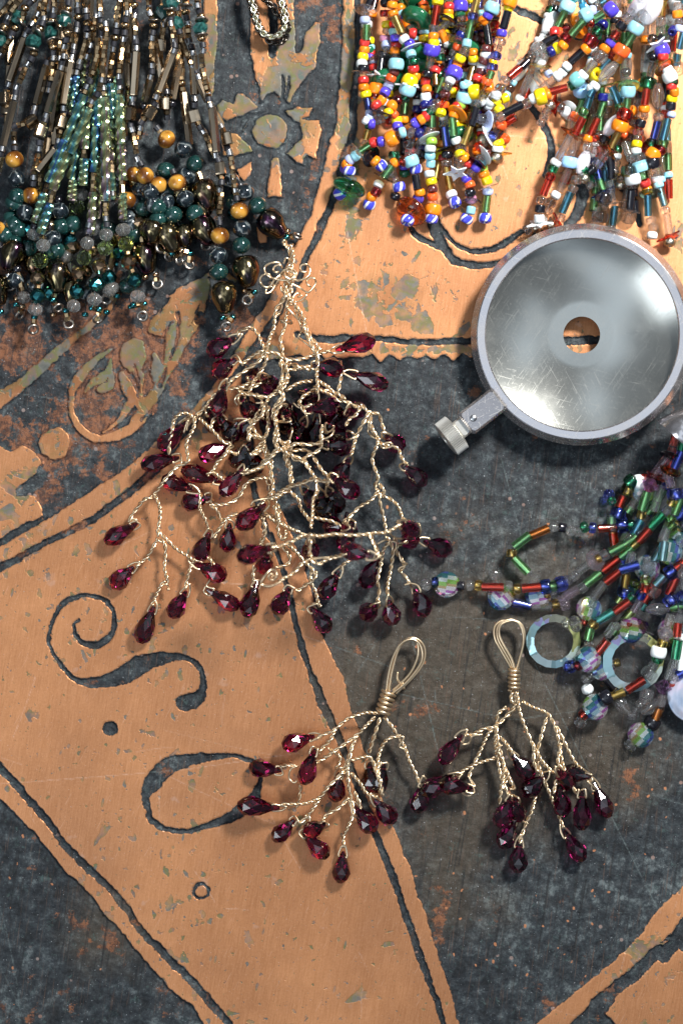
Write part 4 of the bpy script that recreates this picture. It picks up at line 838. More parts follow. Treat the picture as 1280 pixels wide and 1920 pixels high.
# crystal rings, shell disc, metal cap
def crystal_ring(x, y, z, R, tilt, par):
    m = Matrix.Translation(P(x, y, z)) @ Matrix.Rotation(tilt[0], 4, 'X') @ Matrix.Rotation(tilt[1], 4, 'Y') @ Matrix.Diagonal((R * U, R * U, R * U, 1))
    n_ = 17; V, Fc = lathe([(0.72, 0.11), (0.72, -0.11), (0.9, -0.10), (1.0, -0.02), (1.0, 0.02)], n_)
    rim = link('faceted_rim', mesh('faceted_rim', V, Fc, 'rimf', False), par, m)
    V, Fc = lathe([(0.001, 0.09), (0.70, 0.09), (0.70, -0.09), (0.001, -0.09)][::-1], 40, closed=False)
    link('clear_disc', mesh('clear_disc', V, Fc, 'thin', True, 0.6), rim, m)
rg = Acc(); rg.add(tube([P(1062, 1172, 28), P(1084, 1168, 30), P(1110, 1150, 36)], 0.9 * U, 5)); par = rg.obj('strand', 'C', tg)
crystal_ring(1037, 1202, 12, 51, (0.05, -0.06), par); link('melon_bead', bead_mesh('melon', 'C'), par, frame(P(1078, 1170, 34), Vector((.8, .3, .2)), 16 * U, 22 * U))
link('pearl_bead', bead_mesh('seed', 'C'), par, frame(P(1060, 1168, 26), Vector((1, 0, .3)), 9 * U, 12 * U))
rg = Acc(); rg.add(tube([P(1185, 1205, 34), P(1200, 1180, 40), P(1225, 1190, 42)], 0.9 * U, 5)); par = rg.obj('strand', 'C', tg)
crystal_ring(1186, 1240, 26, 58, (0.10, 0.08), par)
V, Fc = lathe([(0.001, 0.03), (0.6, 0.05), (0.97, 0.02), (1, 0), (0.97, -0.02), (0.6, -0.05), (0.001, -0.06)][::-1], 48, closed=False)
link('shell_disc', mesh('shell_disc', V, Fc, 'shell', True), par, Matrix.Translation(P(1302, 1302, 22)) @ Matrix.Rotation(0.12, 4, 'Y') @ Matrix.Diagonal((54 * U,) * 3 + (1,)))
V, Fc = lathe([(0.05, 1.0), (0.35, 0.85), (0.72, 0.45), (1.0, 0.0), (0.94, 0.0), (0.66, 0.42), (0.3, 0.78)], 40)
link('bead_cap', mesh('bead_cap', V, Fc, 'chrome', True), par, Matrix.Translation(P(1268, 822, 78)) @ Vector((0.62, 0.7, 0.12)).to_track_quat('Z', 'Y').to_matrix().to_4x4() @ Matrix.Diagonal((50 * U, 50 * U, 80 * U, 1)))

# ---------------------------------------------------------------- dark tassel of bronze, stone and iridescent glass
td = thing('bead_tassel', 'dark bronze and iridescent green bead tassel with tiger eye balls and lustred drops', 'bead tassel', P(200, 150, 0))
L_, M_, N_, O_ = (0, 0, 4), (280, 0, 4), (0, 300, 4), (280, 300, 4)
def dk(crop, z, ze, s, rs=1.0, fill='ggold'): return strand(td, parse(s, crop), z, filler=fill, zend=ze, thread='k', rs=rs)
for a in [
 (L_, 30, 24, "120 -30 ggold 60 50 ggold 5 105 ggold -60 160 csilver"),
 (L_, 44, 30, "200 -60 ggold 150 0 ggold 95 75 ggold 70 122 csilver 50 160 cmatte 35 205 ugold 5 240 znickel -10 300 nturq"),
 (L_, 38, 24, "300 -60 ggold 255 -5 csilver 225 20 cmatte 190 60 ugold 165 165 znickel 140 130 nturq 118 210 ugold 95 250 cmatte 80 288 csilver 60 325 ggold 30 375 ggold 12 405 csilver -20 440 cmatte"),
 (L_, 50, 34, "310 30 ggold 290 100 csilver 262 140 ggold 240 180 csilver 215 222 cmatte 193 262 csilver 125 450 hgoldhex 68 632 csilver 55 662 cmatte 38 745 xgoldhex"),
 (L_, 62, 48, "350 -40 ggold 330 60 ggold 332 135 csilver 318 175 cmatte 305 215 ugold 280 242 znickel 252 310 nturq 248 362 znickel 256 400 ugold 238 440 cmatte 216 472 csilver 188 520 ggold 150 612 ggold 130 650 csilver 120 692 cmatte 114 732 csilver 65 930 hgoldhex 18 1118 csilver 8 1150 cmatte -5 1230 hgoldhex"),
 (L_, 56, 36, "410 -30 ggold 408 30 ggold 405 75 csilver 400 118 cmatte 395 155 ugold 390 180 znickel 385 243 nturq 395 306 znickel 396 350 ugold 400 392 cmatte 400 436 csilver 392 480 ggold 388 590 ggold 378 635 cmatte 370 680 csilver"),
 (L_, 34, 30, "352 470 cmatte 312 635 hgoldhex 262 812 csilver 250 850 cmatte 240 915 xgoldhex 110 945 cmatte 105 1000 ggold 108 1075 csilver 112 1120 cmatte 110 1195 Btiger 125 1340 Bdstone 130 1475 Bgstone"),
 (L_, 72, 44, "520 -40 ggold 515 20 cmatte 510 70 ugold 496 108 znickel 482 152 nturq 500 205 znickel 505 248 ugold 495 298 cmatte 486 342 csilver 476 382 ggold 480 422 csilver 468 465 cmatte 460 508 csilver 405 690 hgoldhex 348 868 csilver 340 902 cmatte 305 985 xgoldhex 295 1070 cmatte 296 1115 csilver 288 1165 ggold 265 1255 ggold"),
 (N_, 40, 16, "262 60 ggold 256 130 csilver 250 175 cmatte 235 268 Btiger 190 395 Bdstone 145 520 Bgstone 95 715 vlustre 62 868 asilver 80 945 rnickel"),
 (L_, 50, 40, "588 -30 ggold 585 35 csilver 582 80 cmatte 586 130 ugold 580 185 cmatte 576 225 csilver 570 270 ggold 556 350 csilver 550 392 cmatte 540 432 csilver 505 620 hgoldhex 480 812 csilver 482 840 cmatte 465 920 xgoldhex 440 1060 csilver 430 1100 cmatte 350 1200 hgoldhex"),
 (L_, 58, 34, "635 -30 ggold 645 80 csilver 650 125 cmatte 656 172 ugold 655 220 cmatte 655 265 csilver 645 310 ggold 612 430 ggold 602 465 csilver 596 502 cmatte 577 545 csilver 560 700 yiris 548 850 tiris"),
 (L_, 46, 30, "720 120 csilver 700 215 ugold 705 290 ggold 688 335 csilver 678 382 cmatte 655 425 csilver 640 540 yiris 622 690 tk"),
 (L_, 84, 54, "748 -40 ggold 750 20 ggold 752 105 csilver 756 150 cmatte 762 196 ugold 766 242 cmatte 766 288 csilver 764 330 ggold 770 520 ggold 772 566 csilver 776 612 cmatte 776 660 csilver 790 930 yiris 792 1255 yiris 796 1640 csilver 802 1685 cmatte 796 1760 oCB 790 1860 fOL 750 2000 fbronzef 728 2130 ftealf 710 2245 oCB 690 2310 atealf 745 2320 atealf 735 2390 rnickel"),
 (L_, 76, 46, "735 300 ggold 730 420 ggold 700 540 ggold 682 578 csilver 680 612 cmatte 652 652 csilver 560 900 yiris 425 1210 yiris 300 1560 yiris 280 1635 csilver 262 1700 tk 258 1755 oCB"),
 (L_, 88, 40, "792 180 csilver 800 260 ggold 780 420 ggold 765 600 csilver 735 705 cmatte 692 762 csilver 600 980 yiris 460 1270 yiris 340 1640 yiris 316 1705 csilver 320 1755 cmatte 326 1840 oCB 305 1955 fOL 284 2085 fbronzef 285 2220 ftealf 266 2322 oCB 260 2378 atealf 252 2470 rnickel"),
 (L_, 66, 46, "905 -30 ggold 880 130 ggold 876 190 csilver 870 235 cmatte 862 282 ugold 855 325 cmatte 850 368 csilver 842 440 ggold 825 570 ggold 820 610 tk 835 760 yiris 842 1050 yiris 840 1400 yiris 845 1450 csilver 845 1490 cmatte"),
 (L_, 76, 40, "955 -30 ggold 952 100 csilver 946 145 cmatte 940 190 ugold 936 245 cmatte 930 290 csilver 918 350 ggold 900 500 ggold 896 572 csilver 895 610 cmatte 896 650 csilver 900 900 yiris 912 1200 yiris 922 1550 yiris 915 1602 csilver 920 1642 cmatte 925 1722 oCB 945 1830 fOL 968 1965 fbronzef 1010 2100 ftealf 1034 2222 oCB 1000 2290 atealf 1085 2280 atealf 1070 2370 rnickel"),
 (L_, 70, 40, "1010 -20 cmatte 1006 36 ugold 1015 82 cmatte 1010 122 csilver 1010 160 ggold 1014 245 ggold 1016 285 csilver 1020 322 cmatte 1022 362 csilver 1012 550 hgoldhex 996 742 csilver 990 778 cmatte 975 855 xgoldhex 978 938 cmatte 990 972 csilver 1000 1010 ggold 1022 1140 ggold 1032 1190 csilver 1058 1232 cmatte 1090 1318 Btiger 1130 1440 Bdstone 1185 1550 Bgstone 1145 1740 Vlustre 1180 1810 abronzef 1200 1860 rnickel"),
 (L_, 56, 34, "1115 -30 ggold 1120 50 cmatte 1125 100 csilver 1160 150 znickel 1152 192 ugold 1146 245 cmatte 1140 285 csilver 1140 330 ggold 1142 450 ggold 1138 492 csilver 1140 535 cmatte 1130 580 csilver 1105 680 hgoldhex 1080 800 tk"),
 (M_, 74, 40, "160 -30 ggold 162 20 nturq 155 62 znickel 160 98 ugold 162 138 cmatte 160 180 csilver 180 235 ggold 182 265 ggold 186 300 csilver 190 342 cmatte 186 382 csilver 125 540 hgoldhex 52 728 csilver 38 775 cmatte 0 845 xgoldhex -60 920 cmatte -65 960 csilver -75 1030 ggold"),
 (M_, 50, 34, "272 -20 ggold 275 40 znickel 272 90 ugold 282 132 cmatte 290 180 csilver 290 230 ggold 300 300 cmatte 318 355 cmatte 325 400 csilver 335 560 hgoldhex 342 745 csilver 338 785 cmatte 342 870 xgoldhex 382 958 cmatte 408 990 csilver 435 1040 ggold 475 1145 ggold"),
 (M_, 44, 34, "100 90 nturq 150 160 znickel 205 180 nturq 225 235 cmatte 240 300 ggold 285 410 ggold 310 470 ggold 325 500 csilver 345 540 cmatte 368 580 csilver 400 680 hgoldhex 500 870 hgoldhex 540 950 csilver 580 1040 xgoldhex 585 1110 cmatte 602 1145 csilver"),
 (M_, 86, 44, "360 -30 ggold 362 40 csilver 372 82 cmatte 388 122 ugold 392 152 znickel 386 215 nturq 392 262 znickel 392 288 ugold 402 338 cmatte 406 380 csilver 390 420 ggold 405 560 ggold 430 655 ggold 440 700 csilver 446 745 cmatte 456 790 csilver 488 975 hgoldhex 496 1165 csilver 515 1198 cmatte 535 1270 xgoldhex 540 1370 cmatte 530 1418 csilver 540 1460 ggold 526 1590 ggold 530 1630 csilver 526 1672 cmatte 530 1768 Btiger 518 1915 Bdstone 520 2040 Bgstone 562 2232 vlustre 550 2385 atealf 625 2380 atealf 580 2450 rnickel"),
 (M_, 58, 30, "600 1145 csilver 612 1190 ggold 640 1390 ggold 645 1430 csilver 655 1488 cmatte 676 1580 Btiger 692 1715 Bdstone 690 1840 Bgstone 728 2035 vlustre 715 2180 abronzef 790 2190 atealf 735 2250 rnickel"),
 (M_, 34, 24, "690 1400 cmatte 720 1445 Bdstone 810 1540 Bgstone 925 1685 vlustre 1035 1735 abronzef 1030 1780 atealf 1110 1770 rnickel"),
 (M_, 44, 22, "60 960 cmatte 130 1045 Btiger 255 1120 Bdstone 345 1228 Bgstone 430 1465 vlustre"), (M_, 52, 24, "40 1290 Btiger"[:0] or "180 1290 cmatte 210 1370 Btiger 270 1490 Bdstone 340 1600 Bgstone 415 1730 vlustre 500 1850 anickel"),
 (M_, 46, 20, "30 1330 cmatte 68 1388 Btiger 125 1510 Bdstone 180 1612 Bgstone 262 1770 Vlustre 240 1880 abronzef 310 1900 atealf 300 1985 rnickel"), (M_, 50, 20, "-40 1420 tk 28 1530 Bdstone 65 1650 Bgstone 145 1785 vlustre 170 1900 atealf 225 1950 rnickel 240 1870 asilver"),
 (N_, 28, 16, "95 1340 Btiger"[:0] or "-10 640 cmatte -20 520 Btiger 60 480 Bdstone"), (N_, 26, 22, "440 300 tk 450 380 Bdstone 460 500 Bgstone 395 590 Bdstone 400 690 Bgstone 440 880 vlustre 400 1050 ailens 440 1110 rnickel".replace('ailens', 'atealf')),
 (N_, 22, 18, "-30 980 vlustre 10 1140 atealf"), (N_, 20, 18, "560 320 cmatte 610 260 oCB 580 350 fOL 560 470 fbronzef 530 610 ftealf 498 725 oCB 470 870 rnickel"), (N_, 44, 20, "610 150 csilver 615 185 cmatte 612 262 oCB"),
 (L_, 66, 34, "730 800 yiris 715 1100 yiris 690 1600 yiris 670 1690 csilver 658 1735 cmatte 655 1822 oCB 632 1935 fOL 595 2055 fbronzef 578 2185 ftealf 555 2295 oCB 495 2330 atealf 515 2430 rnickel"),
 (L_, 60, 40, "640 960 yiris 628 1290 yiris 625 1350 csilver"), (L_, 50, 36, "690 700 yiris 570 1170 yiris 545 1430 yiris 540 1480 asilver"), (L_, 46, 36, "880 780 yiris 870 1200 yiris"), (L_, 40, 34, "770 900 yiris 740 1400 yiris"),
 (N_, 22, 16, "130 820 tk 182 1030 oCB 120 1085 atealf 170 1100 abronzef 150 1165 rnickel"), (N_, 22, 16, "830 600 fOL 870 570 fbronzef 820 880 ftealf 840 960 oCB 880 1020 atealf 800 1045 rnickel"), (N_, 24, 18, "960 300 Btiger 960 440 Bdstone 1010 560 Bgstone 900 690 ftealf 880 780 atealf"), (N_, 24, 18, "1060 220 Bdstone 1080 360 Bgstone 1145 540 vlustre 1180 650 atealf 1300 720 rnickel"), (N_, 24, 18, "1010 110 Btiger 1040 230 Bdstone"), (N_, 24, 18, "1040 470 fbronzef 1090 740 vlustre 1170 860 abronzef 1180 930 rnickel"),
 (L_, 26, 22, "960 250 hgoldhex 960 560 hgoldhex 970 600 cmatte"), (L_, 26, 22, "1160 330 hgoldhex 1190 480 hgoldhex 1250 690 cmatte 1245 770 xgoldhex 1255 880 cmatte"), (L_, 26, 22, "1330 560 hgoldhex 1290 780 tk"),
 (L_, 24, 20, "560 240 ggold 470 480 ggold 430 750 hgoldhex"), (L_, 20, 18, "340 1080 csilver 350 1150 hgoldhex 300 1350 ggold 290 1480 cmatte"),
]: dk(*a)

for (x0, y0, x1, y1) in ((20, 420, 25, 560), (60, 430, 60, 570), (100, 430, 95, 590), (135, 420, 130, 590), (170, 430, 165, 590), (205, 430, 200, 585), (240, 420, 240, 575), (275, 330, 275, 520), (310, 320, 312, 480), (345, 330, 340, 470), (385, 330, 380, 460), (20, 380, 10, 500), (260, 340, 262, 420), (440, 340, 450, 420)):
    r_ = random.Random(x0); k_ = 5; strand(td, [(x0 + (x1 - x0) * i / (k_ - 1) + r_.uniform(-9, 9), y0 + (y1 - y0) * i / (k_ - 1), r_.choice(['Bdstone', 'Bgstone', 'fbronzef', 'Vlustre', 'ftealf', 'Bgstone', 'oCB'] if i < 4 else ['atealf', 'rnickel', 'abronzef'])) for i in range(k_)], 20, filler=None, zend=14, thread='k')
for (x0, y0, x1, y1) in ((30, -30, 10, 250), (115, -30, 100, 250), (175, -30, 165, 200), (245, -30, 235, 260), (310, -30, 300, 200), (330, -30, 350, 250)):
    r_ = random.Random(x0 + 5); k_ = 7; strand(td, [(x0 + (x1 - x0) * i / (k_ - 1) + r_.uniform(-4, 4), y0 + (y1 - y0) * i / (k_ - 1), r_.choice(['csilver', 'cmatte', 'hgoldhex', 'ugold', 'cmatte', 'xgoldhex'])) for i in range(k_)], 20, filler='ggold', zend=16, thread='k')
# ---------------------------------------------------------------- garnet drops on twisted gold wire
def briolette():
    prof = [(0.0, 0.14, 0), (0.20, 0.40, .5), (0.46, 0.82, 0), (0.68, 1.0, .5), (0.86, 0.84, 0), (1.0, 0.34, .5)]
    n_ = 7; vs = [(r * math.cos(2 * math.pi * (j + o) / n_), r * math.sin(2 * math.pi * (j + o) / n_), t) for t, r, o in prof for j in range(n_)]; fs = []
    for i in range(len(prof) - 1):
        o0, o1 = prof[i][2], prof[i + 1][2]
        for j in range(n_):
            k = (j + 1) % n_; a, b = i * n_ + j, i * n_ + k
            if o0 == o1: fs.append((a, b, (i + 1) * n_ + k, (i + 1) * n_ + j))
            elif o1 > o0: fs += [(a, b, (i + 1) * n_ + j), (b, (i + 1) * n_ + k, (i + 1) * n_ + j)]
            else: fs += [(a, b, (i + 1) * n_ + k), (a, (i + 1) * n_ + k, (i + 1) * n_ + j)]
    fs.append(tuple(range(n_))[::-1]); fs.append(tuple((len(prof) - 1) * n_ + j for j in range(n_)))
    return mesh('garnet_drop', vs, fs, 'garnet', False)
GM = briolette()
WR = 1.95
def resample(pts, st):
    out = [pts[0]]; acc = 0
    for a, b in zip(pts, pts[1:]):
        L = (b - a).length; t = st - acc
        while t <= L and L > 0: out.append(a.lerp(b, t / L)); t += st
        acc = (acc + L) % st if L else acc
    if (out[-1] - pts[-1]).length > st * .4: out.append(pts[-1])
    return out
def twisted(path, parent, single=False, pitch=26.0, r=WR, name='twisted_wire', ph=None):
    """path: Vectors in u, already placed; two strands wound about it"""
    sm = [Vector(q) for q in smooth([tuple(q) for q in path], 8)]
    sm = resample(sm, 2.6)
    # a little unevenness of hand winding
    A = Acc()
    if single: A.add(tube([q * U for q in sm], r * U, 7)); return A.obj(name, 'wire', parent), sm
    ph = rng.uniform(0, 6) if ph is None else ph
    N = len(sm); prev = None; s1, s2 = [], []; ang = ph
    for i, p in enumerate(sm):
        t = (sm[min(i + 1, N - 1)] - sm[max(i - 1, 0)]); t = t.normalized() if t.length > 1e-6 else Vector((1, 0, 0))
        a = prev if prev is not None else t.orthogonal(); a = (a - t * a.dot(t)); a = a.normalized() if a.length > 1e-5 else t.orthogonal().normalized(); prev = a; b = t.cross(a)
        ang += 2.6 * 2 * math.pi / (pitch * (1 + 0.25 * math.sin(i * 0.11 + ph)))
        o = (a * math.cos(ang) + b * math.sin(ang)) * (r * 1.12)
        s1.append((p + o) * U); s2.append((p - o) * U)
    A.add(tube(s1, r * U, 6)); A.add(tube(s2, r * U, 6))
    return A.obj(name, 'wire', parent), sm
def Pu(x, y, z): return P(x, y, z) / U

def sprig(root, wires, beads, gl=56, gr=18.8):
    """wires: (crop, z0, z1, points); beads: (crop, neck x, y, end x, y, z or None)"""
    allp = []
    for w_ in wires:
        crop, z0, z1, s = w_[:4]; v_ = [float(q) for q in s.split()]; pts = [(crop[0] + v_[i] / crop[2], crop[1] + v_[i + 1] / crop[2]) for i in range(0, len(v_), 2)]
        n_ = len(pts); path = [Pu(x, y, z0 + (z1 - z0) * (i / max(1, n_ - 1)) + 3 * math.sin(i * 2.1)) for i, (x, y) in enumerate(pts)]
        o, sm = twisted(path, root, single=len(w_) > 4)
        if len(w_) <= 4: allp += sm
        elif w_[4] == 'n': allp += []
    arr = np.array([tuple(q) for q in allp])
    for bd in beads:
        crop, a, b, c, d = bd[:5]; zz = bd[5] if len(bd) > 5 else None; L = bd[6] if len(bd) > 6 else None
        nx_, ny_ = crop[0] + a / crop[2], crop[1] + b / crop[2]; ex, ey = crop[0] + c / crop[2], crop[1] + d / crop[2]
        pk = Pu(nx_, ny_, 40); i = int(np.argmin((arr[:, 0] - pk.x) ** 2 + (arr[:, 1] - pk.y) ** 2 + ((arr[:, 2] - (zz if zz is not None else 40)) * 0.25) ** 2)); near = Vector(arr[i])
        zn = zz if zz is not None else max(20, near.z - 4)
        v2 = math.hypot(ex - nx_, ey - ny_); LL = L or max(62, min(72, v2))
        dz = math.sqrt(max(0, LL * LL - v2 * v2)); ze = max(15.5, zn - dz)
        if v2 < 44: zn = max(zn, ze + dz * 0.9)
        n0 = Pu(nx_, ny_, zn); e0 = Pu(ex, ey, max(15.5, zn - dz * 0.9)); dr = (e0 - n0); LL2 = max(dr.length, 58); dr.normalize()
        r0 = gr * rng.uniform(0.93, 1.07)
        link('garnet_drop', GM, root, Matrix.Translation(n0 * U) @ dr.to_track_quat('Z', 'Y').to_matrix().to_4x4() @ Matrix.Rotation(rng.uniform(0, 1.5), 4, 'Z') @ Matrix.Diagonal((r0 * U, r0 * U, LL2 * U, 1)))
        if crop is S1: continue      # deep in the tangle: only the drop shows
        # the wire passes through the neck and is twisted shut behind it
        hole = n0 + dr * LL2 * 0.17; perp = dr.cross(Vector((0, 0, 1))); perp = perp.normalized() if perp.length > 0.05 else Vector((1, 0, 0)); up = perp.cross(dr).normalized()
        perp = (perp + up * rng.uniform(-.8, .8)).normalized()
        back = near if 9 < (near - n0).length < 26 else n0 - dr * 13 + (near - n0).normalized() * 3
        if 20 < (near - n0).length < 60 and crop is not S1: twisted([near, (near + back) / 2 + Vector((0, 0, 3)), back], root)
        loop = [back, n0 + perp * 6 - dr * 3, hole + perp * 8.5, hole + perp * 3, hole - perp * 3, hole - perp * 8.5, n0 - perp * 6 - dr * 3, back]
        A = Acc(); A.add(tube([Vector(q) * U for q in smooth([tuple(q) for q in loop], 5)], WR * U, 7)); A.obj('wire_loop', 'wire', root)

